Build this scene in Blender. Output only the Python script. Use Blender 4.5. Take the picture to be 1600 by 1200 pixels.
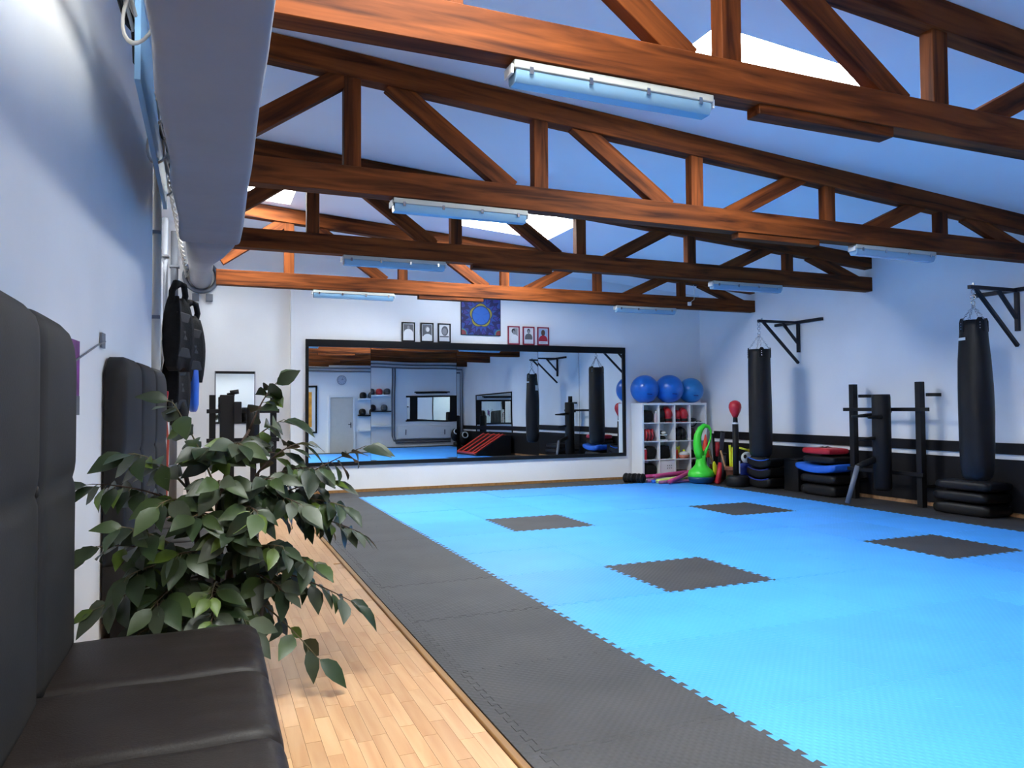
import bpy, bmesh, math, random
from mathutils import Vector, Matrix, Euler

random.seed(7)
for o in list(bpy.data.objects):
    bpy.data.objects.remove(o, do_unlink=True)
S = bpy.context.scene
C = S.collection
PI = math.pi

# ------------------------------------------------------------------ camera
cam_d = bpy.data.cameras.new('camera')
cam = bpy.data.objects.new('camera', cam_d)
C.objects.link(cam)
R = Matrix(((0.9265325, -0.0058562, -0.3761691),
            (-0.3761575, -0.0318572, -0.9260079),
            (-0.0065608, 0.9994753, -0.0317195)))
CAMH = 1.3832
cam.matrix_world = Matrix.Translation((0, 0, CAMH)) @ R.to_4x4()
cam_d.sensor_width = 36.0
cam_d.lens = 1169.2 / 1600 * 36
cam_d.clip_start = 0.05
S.camera = cam

# ------------------------------------------------------------------ world, exposure
w = bpy.data.worlds.new('sky')
S.world = w
w.use_nodes = True
w.node_tree.nodes['Background'].inputs[0].default_value = (0.75, 0.87, 1.0, 1)
w.node_tree.nodes['Background'].inputs[1].default_value = 1.0
S.view_settings.view_transform = 'Standard'
S.view_settings.look = 'None'
S.view_settings.exposure = 0.45
S.view_settings.gamma = 1.0
S.view_settings.use_curve_mapping = False
S.cycles.use_denoising = True
S.cycles.max_bounces = 10
S.cycles.diffuse_bounces = 6
S.cycles.glossy_bounces = 5
SKY_STRENGTH = 33.0          # daylight through the roof light panes

# ------------------------------------------------------------------ materials
def mat(name, col, rough=0.6, metal=0.0, var=0.0, vscale=8.0, bump=0.0, bscale=60.0,
        spec=0.5, rnd=0.0, stretch=None, coat=0.0, sheen=0.0, trans=0.0, alpha=1.0, bdist=0.01):
    m = bpy.data.materials.new(name)
    m.use_nodes = True
    nt = m.node_tree
    b = nt.nodes['Principled BSDF']
    b.inputs['Base Color'].default_value = (*col, 1)
    b.inputs['Roughness'].default_value = rough
    b.inputs['Metallic'].default_value = metal
    b.inputs['Specular IOR Level'].default_value = spec
    b.inputs['Coat Weight'].default_value = coat
    b.inputs['Sheen Weight'].default_value = sheen
    b.inputs['Transmission Weight'].default_value = trans
    b.inputs['Alpha'].default_value = alpha
    tc = nt.nodes.new('ShaderNodeTexCoord')
    mp = nt.nodes.new('ShaderNodeMapping')
    if stretch:
        mp.inputs['Scale'].default_value = stretch
    nt.links.new(tc.outputs['Object'], mp.inputs['Vector'])
    last = None
    if var > 0:
        n = nt.nodes.new('ShaderNodeTexNoise')
        n.inputs['Scale'].default_value = vscale
        n.inputs['Detail'].default_value = 6
        nt.links.new(mp.outputs['Vector'], n.inputs['Vector'])
        r = nt.nodes.new('ShaderNodeMapRange')
        r.inputs['From Min'].default_value = 0.3
        r.inputs['From Max'].default_value = 0.7
        r.inputs['To Min'].default_value = 1 - var
        r.inputs['To Max'].default_value = 1 + var
        nt.links.new(n.outputs['Fac'], r.inputs['Value'])
        last = r.outputs['Result']
    if rnd > 0:
        oi = nt.nodes.new('ShaderNodeObjectInfo')
        r2 = nt.nodes.new('ShaderNodeMapRange')
        r2.inputs['To Min'].default_value = 1 - rnd
        r2.inputs['To Max'].default_value = 1 + rnd
        nt.links.new(oi.outputs['Random'], r2.inputs['Value'])
        if last:
            mu = nt.nodes.new('ShaderNodeMath'); mu.operation = 'MULTIPLY'
            nt.links.new(last, mu.inputs[0]); nt.links.new(r2.outputs['Result'], mu.inputs[1])
            last = mu.outputs[0]
        else:
            last = r2.outputs['Result']
    if last:
        mx = nt.nodes.new('ShaderNodeVectorMath'); mx.operation = 'SCALE'
        mx.inputs[0].default_value = col
        nt.links.new(last, mx.inputs['Scale'])
        nt.links.new(mx.outputs['Vector'], b.inputs['Base Color'])
    if bump > 0:
        n2 = nt.nodes.new('ShaderNodeTexNoise')
        n2.inputs['Scale'].default_value = bscale
        n2.inputs['Detail'].default_value = 3
        nt.links.new(mp.outputs['Vector'], n2.inputs['Vector'])
        bp = nt.nodes.new('ShaderNodeBump')
        bp.inputs['Strength'].default_value = bump
        bp.inputs['Distance'].default_value = bdist
        nt.links.new(n2.outputs['Fac'], bp.inputs['Height'])
        nt.links.new(bp.outputs['Normal'], b.inputs['Normal'])
    return m

def mat_weave(name, col, rough, var, scale=62.0, strength=0.35, spec=0.5):
    """foam mat with a raised tatami weave"""
    m = mat(name, col, rough, var=var, vscale=2.2, rnd=0.07, spec=spec)
    nt = m.node_tree
    b = nt.nodes['Principled BSDF']
    tc = nt.nodes.new('ShaderNodeTexCoord')
    mp = nt.nodes.new('ShaderNodeMapping')
    mp.inputs['Rotation'].default_value = (0, 0, PI / 4)
    nt.links.new(tc.outputs['Object'], mp.inputs['Vector'])
    w1 = nt.nodes.new('ShaderNodeTexWave'); w1.bands_direction = 'X'
    w2 = nt.nodes.new('ShaderNodeTexWave'); w2.bands_direction = 'Y'
    for ww in (w1, w2):
        ww.inputs['Scale'].default_value = scale / 6.28
        ww.inputs['Distortion'].default_value = 0.4
        nt.links.new(mp.outputs['Vector'], ww.inputs['Vector'])
    mu = nt.nodes.new('ShaderNodeMath'); mu.operation = 'MULTIPLY'
    nt.links.new(w1.outputs['Fac'], mu.inputs[0]); nt.links.new(w2.outputs['Fac'], mu.inputs[1])
    bp = nt.nodes.new('ShaderNodeBump')
    bp.inputs['Strength'].default_value = strength
    bp.inputs['Distance'].default_value = 0.004
    nt.links.new(mu.outputs[0], bp.inputs['Height'])
    nt.links.new(bp.outputs['Normal'], b.inputs['Normal'])
    return m

def mat_wood(name, a, c, rough=0.5, sc=(0.7, 9, 9), rnd=0.12, spec=0.4):
    m = bpy.data.materials.new(name); m.use_nodes = True
    nt = m.node_tree; b = nt.nodes['Principled BSDF']
    b.inputs['Roughness'].default_value = rough
    b.inputs['Specular IOR Level'].default_value = spec
    tc = nt.nodes.new('ShaderNodeTexCoord')
    mp = nt.nodes.new('ShaderNodeMapping'); mp.inputs['Scale'].default_value = sc
    oi = nt.nodes.new('ShaderNodeObjectInfo')
    cb = nt.nodes.new('ShaderNodeCombineXYZ')
    ml = nt.nodes.new('ShaderNodeMath'); ml.operation = 'MULTIPLY'; ml.inputs[1].default_value = 37
    nt.links.new(oi.outputs['Random'], ml.inputs[0])
    nt.links.new(ml.outputs[0], cb.inputs[0]); nt.links.new(ml.outputs[0], cb.inputs[2])
    nt.links.new(cb.outputs[0], mp.inputs['Location'])
    nt.links.new(tc.outputs['Object'], mp.inputs['Vector'])
    n = nt.nodes.new('ShaderNodeTexNoise'); n.inputs['Scale'].default_value = 1.6; n.inputs['Detail'].default_value = 8
    n.inputs['Distortion'].default_value = 0.6
    nt.links.new(mp.outputs[0], n.inputs['Vector'])
    cr = nt.nodes.new('ShaderNodeValToRGB')
    cr.color_ramp.elements[0].position = 0.32; cr.color_ramp.elements[0].color = (*a, 1)
    cr.color_ramp.elements[1].position = 0.68; cr.color_ramp.elements[1].color = (*c, 1)
    nt.links.new(n.outputs['Fac'], cr.inputs[0])
    r2 = nt.nodes.new('ShaderNodeMapRange')
    r2.inputs['To Min'].default_value = 1 - rnd; r2.inputs['To Max'].default_value = 1 + rnd
    nt.links.new(oi.outputs['Random'], r2.inputs['Value'])
    vm = nt.nodes.new('ShaderNodeVectorMath'); vm.operation = 'SCALE'
    nt.links.new(cr.outputs[0], vm.inputs[0]); nt.links.new(r2.outputs[0], vm.inputs['Scale'])
    nt.links.new(vm.outputs[0], b.inputs['Base Color'])
    bp = nt.nodes.new('ShaderNodeBump'); bp.inputs['Strength'].default_value = 0.15; bp.inputs['Distance'].default_value = 0.004
    nt.links.new(n.outputs['Fac'], bp.inputs['Height']); nt.links.new(bp.outputs[0], b.inputs['Normal'])
    return m

M = {}
M['wall'] = mat('painted_wall', (0.86, 0.86, 0.86), 0.85, var=0.03, vscale=1.3, bump=0.12, bscale=35)
M['ceiling'] = mat('painted_ceiling', (0.90, 0.90, 0.91), 0.9, var=0.02, vscale=1.0)
M['timber'] = mat_wood('stained_timber', (0.030, 0.0068, 0.0023), (0.20, 0.052, 0.0105), 0.65, spec=0.12)
M['mat_blue'] = mat_weave('blue_foam', (0.062, 0.365, 0.94), 0.46, 0.06, spec=0.5)
M['mat_black'] = mat_weave('black_foam', (0.042, 0.040, 0.041), 0.62, 0.22, spec=0.45)
M['lam'] = mat_wood('laminate_block', (0.43, 0.222, 0.098), (0.55, 0.335, 0.172), 0.33, (9, 0.8, 9), 0.10)
M['subfloor'] = mat('subfloor', (0.42, 0.25, 0.14), 0.6, var=0.1)
M['edge'] = mat_wood('edge_strip_wood', (0.22, 0.11, 0.035), (0.34, 0.18, 0.06), 0.4, (9, 0.8, 9))
M['leather'] = mat('dark_leather', (0.0105, 0.0072, 0.0060), 0.48, spec=0.2, var=0.15, vscale=5, bump=0.25, bscale=140, bdist=0.004)
M['leather_back'] = mat('grey_black_leatherette', (0.0185, 0.0172, 0.0170), 0.62, spec=0.22, var=0.12, vscale=4, bump=0.15, bscale=120, bdist=0.004)
M['black'] = mat('black_paint', (0.008, 0.0074, 0.008), 0.5, var=0.1, spec=0.25)
M['black_vinyl'] = mat('black_vinyl', (0.0085, 0.0075, 0.008), 0.45, spec=0.3, var=0.15, vscale=12, bump=0.12, bscale=25)
M['black_cloth'] = mat('black_cloth', (0.009, 0.0085, 0.009), 0.85, spec=0.2, var=0.3, vscale=18, bump=0.4, bscale=60)
M['wainscot'] = mat('black_panel_board', (0.0075, 0.0066, 0.0075), 0.65, var=0.15, spec=0.2)
M['frame_black'] = mat('black_frame', (0.006, 0.0055, 0.006), 0.5, spec=0.25)
M['steel_black'] = mat('black_steel', (0.012, 0.012, 0.02), 0.4, metal=0.3)
M['chrome'] = mat('chrome_steel', (0.6, 0.6, 0.62), 0.25, metal=1.0)
M['grey_metal'] = mat('grey_pipe', (0.16, 0.17, 0.20), 0.5, metal=0.2)
M['duct'] = mat('grey_duct_cloth', (0.27, 0.27, 0.29), 0.75, var=0.05, vscale=2, bump=0.3, bscale=3, bdist=0.03)
M['white'] = mat('white_laminate', (0.80, 0.80, 0.80), 0.4)
M['white_plastic'] = mat('white_plastic', (0.72, 0.72, 0.70), 0.45)
M['cream'] = mat('cream_lacquer', (0.58, 0.55, 0.49), 0.5, var=0.03)
M['lamp_body'] = mat('lamp_housing', (0.42, 0.43, 0.39), 0.5)
M['lamp_lens'] = mat('lamp_diffuser', (0.22, 0.38, 0.52), 0.15, spec=0.6)
M['red'] = mat('red_vinyl', (0.50, 0.018, 0.03), 0.4, var=0.12)
M['red_orange'] = mat('red_orange_vinyl', (0.75, 0.05, 0.02), 0.4, var=0.1)
M['maroon'] = mat('maroon_vinyl', (0.06, 0.008, 0.015), 0.5)
M['blue_vinyl'] = mat('blue_vinyl', (0.02, 0.13, 0.60), 0.38, var=0.1)
M['navy'] = mat('navy_cloth', (0.012, 0.03, 0.22), 0.6, var=0.3, vscale=20)
M['ball'] = mat('blue_ball_vinyl', (0.012, 0.13, 0.52), 0.28, var=0.08, bump=0.05, bscale=8)
M['ball_light'] = mat('light_blue_ball_vinyl', (0.02, 0.20, 0.52), 0.33, var=0.08)
M['green'] = mat('lime_plastic', (0.06, 0.72, 0.04), 0.35, var=0.05)
M['dark_teal'] = mat('dark_teal_plastic', (0.005, 0.05, 0.13), 0.4)
M['pink'] = mat('pink_foam', (0.55, 0.06, 0.22), 0.8, var=0.05)
M['lime'] = mat('pale_lime_foam', (0.68, 0.80, 0.22), 0.8)
M['mauve'] = mat('mauve_foam', (0.30, 0.10, 0.22), 0.8)
M['yellow'] = mat('yellow_plastic', (0.72, 0.75, 0.02), 0.4)
M['amber'] = mat('amber_plastic', (0.75, 0.42, 0.02), 0.5)
M['terracotta'] = mat('terracotta', (0.20, 0.07, 0.038), 0.7, var=0.15)
M['wood_stick'] = mat_wood('pale_stick_wood', (0.28, 0.14, 0.06), (0.45, 0.25, 0.12), 0.5)
M['grey_stick'] = mat('grey_rubber', (0.07, 0.07, 0.08), 0.6)
M['coral'] = mat('coral_plastic', (0.65, 0.22, 0.15), 0.5)
M['stem'] = mat('bark', (0.05, 0.026, 0.016), 0.8, var=0.3, vscale=40)
M['twig'] = mat('green_twig', (0.09, 0.07, 0.03), 0.7)
M['pane'] = bpy.data.materials.new('daylit_pane'); M['pane'].use_nodes = True
_b = M['pane'].node_tree.nodes['Principled BSDF']
_b.inputs['Base Color'].default_value = (0.8, 0.8, 0.8, 1)
_b.inputs['Emission Color'].default_value = (0.955, 0.99, 0.965, 1)
_b.inputs['Emission Strength'].default_value = SKY_STRENGTH
M['mirror'] = mat('silvered_glass', (0.80, 0.86, 0.88), 0.0, metal=1.0)
M['mirror_dim'] = mat('tinted_silvered_glass', (0.62, 0.70, 0.75), 0.03, metal=1.0)
M['paper'] = mat('photo_paper', (0.74, 0.74, 0.74), 0.6)
M['print_grey'] = mat('print_grey', (0.12, 0.12, 0.13), 0.6)
M['print_mid'] = mat('print_mid_grey', (0.28, 0.28, 0.29), 0.6)
M['print_dark'] = mat('print_dark', (0.03, 0.03, 0.035), 0.6)
M['print_red'] = mat('print_red', (0.40, 0.01, 0.03), 0.6)
M['print_skin'] = mat('print_brown', (0.10, 0.055, 0.04), 0.6)
M['print_sky'] = mat('print_pale_blue', (0.35, 0.50, 0.68), 0.6)
M['frame_red'] = mat('red_frame', (0.28, 0.012, 0.035), 0.45)
M['purple'] = mat('purple_print', (0.18, 0.02, 0.22), 0.6, var=0.5, vscale=9)
M['orange_print'] = mat('orange_print', (0.75, 0.33, 0.03), 0.6, var=0.3, vscale=6)
M['cable_white'] = mat('white_cable', (0.55, 0.53, 0.50), 0.6)
M['cable_red'] = mat('red_cable', (0.40, 0.04, 0.02), 0.5)
M['strip_blue'] = mat('pale_blue_board', (0.25, 0.50, 0.80), 0.6)

def leaf_mat(name, col, rough):
    m = mat(name, col, rough, var=0.12, vscale=14, rnd=0.35, spec=0.35)
    m.node_tree.nodes['Principled BSDF'].inputs['Subsurface Weight'].default_value = 0.0
    return m
M['leaf_dark'] = leaf_mat('dark_green_leaf', (0.015, 0.028, 0.009), 0.42)
M['leaf_mid'] = leaf_mat('mid_green_leaf', (0.027, 0.046, 0.011), 0.42)
M['leaf_fresh'] = leaf_mat('fresh_green_leaf', (0.075, 0.12, 0.014), 0.42)
M['leaf_grey'] = leaf_mat('grey_green_leaf', (0.048, 0.061, 0.034), 0.42)

# ------------------------------------------------------------------ helpers
def link(o):
    C.objects.link(o); return o

def obj(name, bm, m, parent=None, loc=None, rot=None, smooth=False, bevel=0.0, seg=2, sub=0):
    me = bpy.data.meshes.new(name)
    bmesh.ops.recalc_face_normals(bm, faces=bm.faces[:])
    bm.to_mesh(me); bm.free()
    for mm in (m if isinstance(m, (list, tuple)) else [m]):
        me.materials.append(mm)
    if smooth:
        me.polygons.foreach_set('use_smooth', [True] * len(me.polygons))
    o = link(bpy.data.objects.new(name, me))
    if parent: o.parent = parent
    if loc is not None: o.location = loc
    if rot is not None: o.rotation_euler = rot
    if bevel > 0:
        b = o.modifiers.new('bevel', 'BEVEL'); b.width = bevel; b.segments = seg; b.limit_method = 'ANGLE'
        b.angle_limit = 0.7
        if seg > 1:
            b.harden_normals = True
            me.polygons.foreach_set('use_smooth', [True] * len(me.polygons))
    if sub > 0:
        s = o.modifiers.new('subd', 'SUBSURF'); s.levels = sub; s.render_levels = sub
    return o

def tag(o, label, cat, group=None, kind=None):
    if label: o['label'] = label
    if cat: o['category'] = cat
    if group: o['group'] = group
    if kind: o['kind'] = kind
    return o

def thing(name, label, cat, loc=(0, 0, 0), rotz=0.0, group=None):
    o = link(bpy.data.objects.new(name, None))
    o.empty_display_size = 0.1
    o.location = loc; o.rotation_euler = (0, 0, rotz)
    return tag(o, label, cat, group)

def struct(o, label=None, cat=None):
    o['kind'] = 'structure'
    if label: o['label'] = label
    if cat: o['category'] = cat
    return o

def copy_tree(o, parent=None):
    c = link(o.copy())
    if parent: c.parent = parent
    for ch in list(o.children):
        copy_tree(ch, c)
    return c

def add_box(bm, c, s, rot=None, mi=0):
    mtx = Matrix.Translation(c)
    if rot is not None: mtx = mtx @ Euler(rot).to_matrix().to_4x4()
    mtx = mtx @ Matrix.Diagonal((*s, 1))
    r = bmesh.ops.create_cube(bm, size=1.0, matrix=mtx)
    for v in r['verts']:
        for f in v.link_faces: f.material_index = mi
    return bm

def box(c, s, rot=None):
    return add_box(bmesh.new(), c, s, rot)

def span(x0, x1, y0, y1, z0, z1, bm=None):
    return add_box(bm or bmesh.new(), ((x0 + x1) / 2, (y0 + y1) / 2, (z0 + z1) / 2), (abs(x1 - x0), abs(y1 - y0), abs(z1 - z0)))

def add_tube(bm, pts, r, seg=8, cap=True):
    pts = [Vector(p) for p in pts]
    n = len(pts)
    rr = r if isinstance(r, (list, tuple)) else [r] * n
    rings = []; prev = None
    for i, p in enumerate(pts):
        d = (pts[min(i + 1, n - 1)] - pts[max(i - 1, 0)])
        if d.length < 1e-9: d = Vector((0, 0, 1))
        d.normalize()
        if prev is None:
            a = Vector((0, 0, 1)) if abs(d.z) < 0.9 else Vector((1, 0, 0))
            u = d.cross(a).normalized()
        else:
            u = (prev - d * prev.dot(d))
            u = u.normalized() if u.length > 1e-6 else d.orthogonal().normalized()
        prev = u; v = d.cross(u)
        rings.append([bm.verts.new(p + (u * math.cos(2 * PI * k / seg) + v * math.sin(2 * PI * k / seg)) * rr[i]) for k in range(seg)])
    for a, b in zip(rings, rings[1:]):
        for k in range(seg):
            bm.faces.new((a[k], a[(k + 1) % seg], b[(k + 1) % seg], b[k]))
    if cap:
        bm.faces.new(rings[0][::-1]); bm.faces.new(rings[-1])
    return bm

def tube(pts, r, seg=8): return add_tube(bmesh.new(), pts, r, seg)

def add_lathe(bm, prof, seg=24, c=(0, 0, 0), wob=None, ell=(1, 1)):
    rings = []
    c = Vector(c)
    for i, (r, z) in enumerate(prof):
        ring = []
        for k in range(seg):
            a = 2 * PI * k / seg
            q = r * (wob(a, i) if wob else 1)
            ring.append(bm.verts.new(c + Vector((q * ell[0] * math.cos(a), q * ell[1] * math.sin(a), z))))
        rings.append(ring)
    for a, b in zip(rings, rings[1:]):
        for k in range(seg):
            bm.faces.new((a[k], a[(k + 1) % seg], b[(k + 1) % seg], b[k]))
    bm.faces.new(rings[0][::-1]); bm.faces.new(rings[-1])
    return bm

def lathe(prof, seg=24, c=(0, 0, 0), **k): return add_lathe(bmesh.new(), prof, seg, c, **k)

def add_ball(bm, c, r, seg=16, rot=None):
    s = r if isinstance(r, (list, tuple)) else (r, r, r)
    mtx = Matrix.Translation(c)
    if rot is not None: mtx = mtx @ Euler(rot).to_matrix().to_4x4()
    bmesh.ops.create_uvsphere(bm, u_segments=seg, v_segments=max(6, seg // 2 + 2), radius=1.0, matrix=mtx @ Matrix.Diagonal((*s, 1)))
    return bm

def ball(c, r, seg=16, rot=None): return add_ball(bmesh.new(), c, r, seg, rot)

def add_torus(bm, c, R_, r, axis=(0, 0, 1), seg=24, rs=8, arc=2 * PI, a0=0.0, ell=(1, 1)):
    q = Vector((0, 0, 1)).rotation_difference(Vector(axis)).to_matrix()
    n = seg if arc >= 2 * PI - 1e-6 else seg + 1
    rings = []
    for i in range(n):
        a = a0 + arc * i / seg
        ring = []
        for k in range(rs):
            b = 2 * PI * k / rs
            p = Vector(((R_ + r * math.cos(b)) * math.cos(a) * ell[0], (R_ + r * math.cos(b)) * math.sin(a) * ell[1], r * math.sin(b)))
            ring.append(bm.verts.new(Vector(c) + q @ p))
        rings.append(ring)
    m = seg
    for i in range(m):
        a, b = rings[i], rings[(i + 1) % n]
        for k in range(rs):
            bm.faces.new((a[k], b[k], b[(k + 1) % rs], a[(k + 1) % rs]))
    if n != seg:
        bm.faces.new(rings[0][::-1]); bm.faces.new(rings[-1])
    return bm

def add_prism(bm, poly, y0, y1, mi=0):
    """poly in (x,z), extruded along y"""
    a = [bm.verts.new((x, y0, z)) for x, z in poly]
    b = [bm.verts.new((x, y1, z)) for x, z in poly]
    n = len(poly)
    fs = [bm.faces.new(a[::-1]), bm.faces.new(b)]
    for i in range(n):
        fs.append(bm.faces.new((a[i], a[(i + 1) % n], b[(i + 1) % n], b[i])))
    for f in fs: f.material_index = mi
    return bm

def pillow(sx, sy, sz, n=10, puff=0.35, r=None):
    """cushion-like rounded slab centred at origin"""
    bm = bmesh.new()
    add_box(bm, (0, 0, 0), (1, 1, 1))
    bmesh.ops.subdivide_edges(bm, edges=bm.edges[:], cuts=n, use_grid_fill=True)
    for v in bm.verts:
        x, y, z = v.co * 2
        e = max(abs(x), abs(y))
        t = 1 - puff * (max(0, abs(x)) ** 4 * 0.5 + max(0, abs(y)) ** 4 * 0.5)
        q = 0.93 + 0.07 * (1 - abs(z) ** 3)
        v.co = Vector((x * q * sx / 2, y * q * sy / 2, z * t * sz / 2))
    return bm

# ------------------------------------------------------------------ room dimensions
XR = 9.20          # right wall
YF = 12.55         # far wall
YFL = 12.75        # far wall, recessed left bay
YB = -2.0          # rear wall
XREC = -1.15       # left wall of recess
ZF = -0.028
def roof(x): return 4.30 - 0.0735 * x
LW_A = math.atan(0.067)
def lwall(y): return -0.60 + 0.067 * (y - 5.14)
YE = 7.22          # where the left wall ends

# floor slab
fl = struct(obj('floor', span(-1.4, 9.4, YB - .2, 12.95, ZF - 0.12, ZF), M['subfloor']))

# laminate blocks: individual pieces on the part of the floor that is seen, laid in staggered rows
bw = 0.0675
blk = None
rx = random.Random(3)
cols = int((1.13 + 0.62) / bw)
i = 0
for c_ in range(cols):
    x = 1.128 - bw * (c_ + 0.5)
    y = 1.0 + rx.random() * 0.4
    near = x > 0.1
    while y < (6.6 if near else 4.9):
        L = 0.40 if near else 0.40
        if near or (x > -0.62 and 3.4 < y < 4.9 and c_ % 1 == 0):
            if near and i < 292:
                if blk is None:
                    blk = obj('floor_block', box((0, 0, 0), (bw - 0.0012, 0.3985, 0.009)), M['lam'], fl)
                    o = blk
                else:
                    o = link(blk.copy()); o.parent = fl
                o.location = (x, y + L / 2, ZF + 0.0045 + rx.random() * 0.0004)
                i += 1
        y += L
# the rest of the laminate (too far away or covered): joined strips
bm = bmesh.new()
for c_ in range(26):
    x = 1.128 - bw * (c_ + 0.5)
    if x < -1.1: break
    y = (6.6 + rx.random() * .4) if x > 0.1 else 1.0 + rx.random() * .4
    while y < 12.6:
        L = min(0.4, 12.6 - y)
        add_box(bm, (x, y + L / 2, ZF + 0.0042), (bw - 0.0012, L - .0015, 0.0082)); y += 0.4
o = obj('floor_strips', bm, M['lam'], fl); o['kind'] = 'stuff'

# walls
rot_l = Matrix.Rotation(0, 4, 'Z')
def wall_quad(name, pts, z0, z1top, m=M['wall'], thick=(0, 0), label=None):
    """vertical slab through ground points pts (a,b), thick offsets away from the room"""
    a, b = [Vector((*p, 0)) for p in pts]
    t = Vector((*thick, 0))
    bm = bmesh.new()
    g = [a, b, b + t, a + t]
    lo = [bm.verts.new((p.x, p.y, z0)) for p in g]
    hi = [bm.verts.new((p.x, p.y, roof(p.x) + 0.1 if z1top is None else z1top)) for p in g]
    bm.faces.new(lo[::-1]); bm.faces.new(hi)
    for k in range(4):
        bm.faces.new((lo[k], lo[(k + 1) % 4], hi[(k + 1) % 4], hi[k]))
    return struct(obj(name, bm, m))
wall_quad('wall_left', ((lwall(YB), YB), (lwall(YE), YE)), ZF, None, thick=(-0.25, 0))
wall_quad('wall_recess', ((XREC, YE - 0.3), (XREC, YFL)), ZF, None, thick=(-0.25, 0))
wall_quad('wall_far', ((1.24, YF), (XR, YF)), ZF, None, thick=(0, 0.4))
wall_quad('wall_bay', ((XREC - .25, YFL), (1.24, YFL)), ZF, None, thick=(0, 0.2))
wall_quad('wall_right', ((XR, YB), (XR, YF)), ZF, None, thick=(0.25, 0))
wall_quad('wall_rear', ((lwall(YB) - .25, YB), (XR, YB)), ZF, None, thick=(0, -0.25))

# ceiling with openings for the roof lights
SKY = [(3.30, 4.95, 4.25, 4.95), (3.30, 4.80, 9.15, 10.33), (0.02, 1.04, 9.72, 10.70),
       (0.32, 1.62, 1.95, 3.15), (0.20, 1.70, -1.60, -0.40)]  # last opening is added behind the camera to light the rear wall
xs = sorted({-1.5, 9.5} | {v for s in SKY for v in s[:2]})
ys = sorted({YB - .3, 13.0} | {v for s in SKY for v in s[2:]})
bm = bmesh.new()
for xa, xb in zip(xs, xs[1:]):
    for ya, yb in zip(ys, ys[1:]):
        mx_, my_ = (xa + xb) / 2, (ya + yb) / 2
        if any(s[0] < mx_ < s[1] and s[2] < my_ < s[3] for s in SKY): continue
        vs = []
        for dz in (0, 0.12):
            vs.append([bm.verts.new((x, y, roof(x) + dz)) for x, y in ((xa, ya), (xb, ya), (xb, yb), (xa, yb))])
        bm.faces.new(vs[0][::-1]); bm.faces.new(vs[1])
        for k in range(4):
            bm.faces.new((vs[0][k], vs[0][(k + 1) % 4], vs[1][(k + 1) % 4], vs[1][k]))
struct(obj('ceiling', bm, M['ceiling']))
# roof lights: pane with a thin curb
for n, s in enumerate(SKY):
    f = thing('window_%d' % (n + 1), None, None, ((s[0] + s[1]) / 2, (s[2] + s[3]) / 2, roof((s[0] + s[1]) / 2) + 0.12))
    f['kind'] = 'structure'
    cx, cy, cz = f.location
    bm = bmesh.new()
    p = [(s[0], s[2]), (s[1], s[2]), (s[1], s[3]), (s[0], s[3])]
    bot = [bm.verts.new((x - cx, y - cy, roof(x) + 0.10 - cz)) for x, y in p]
    top = [bm.verts.new((x - cx, y - cy, roof(x) + 0.125 - cz)) for x, y in p]
    bm.faces.new(bot[::-1]); bm.faces.new(top)
    for k in range(4): bm.faces.new((bot[k], bot[(k + 1) % 4], top[(k + 1) % 4], top[k]))
    obj('window_pane', bm, M['pane'], f)
    bm = bmesh.new()
    for (xa, xb, ya, yb) in ((s[0] - .05, s[1] + .05, s[2] - .05, s[2]), (s[0] - .05, s[1] + .05, s[3], s[3] + .05),
                             (s[0] - .05, s[0], s[2], s[3]), (s[1], s[1] + .05, s[2], s[3])):
        vs = []
        for dz in (0.12, 0.18):
            vs.append([bm.verts.new((x - cx, y - cy, roof(x) + dz - cz)) for x, y in ((xa, ya), (xb, ya), (xb, yb), (xa, yb))])
        bm.faces.new(vs[0][::-1]); bm.faces.new(vs[1])
        for k in range(4): bm.faces.new((vs[0][k], vs[0][(k + 1) % 4], vs[1][(k + 1) % 4], vs[1][k]))
    obj('window_curb', bm, M['white'], f)

# skirting, wainscot, floor edge strip
struct(obj('baseboard_far', span(1.25, 7.5, YF - 0.014, YF, ZF, 0.045), M['edge']))
struct(obj('baseboard_right', span(XR - 0.012, XR, YB, YF, ZF, 0.055), M['wood_stick']))
wn = struct(thing('trim_1', None, None, (XR, 5, 0)))
y = YB + 0.02
pl = None
while y < 12.1:
    L = min(2.5, 12.1 - y)
    obj('panel_board', span(-0.03, 0, y - 5 + .001, y + L - 5 - .001, 0.055, 0.70), M['wainscot'], wn, bevel=0.003, seg=1); y += L
tr = struct(obj('trim_2', span(XR - 0.035, XR, YB + .02, 12.1, 0.765, 0.905), M['wainscot'], bevel=0.004, seg=1))
struct(obj('trim_3', span(1.130, 1.168, YB + .1, 12.5, ZF, -0.004), M['edge'], bevel=0.008))

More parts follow.
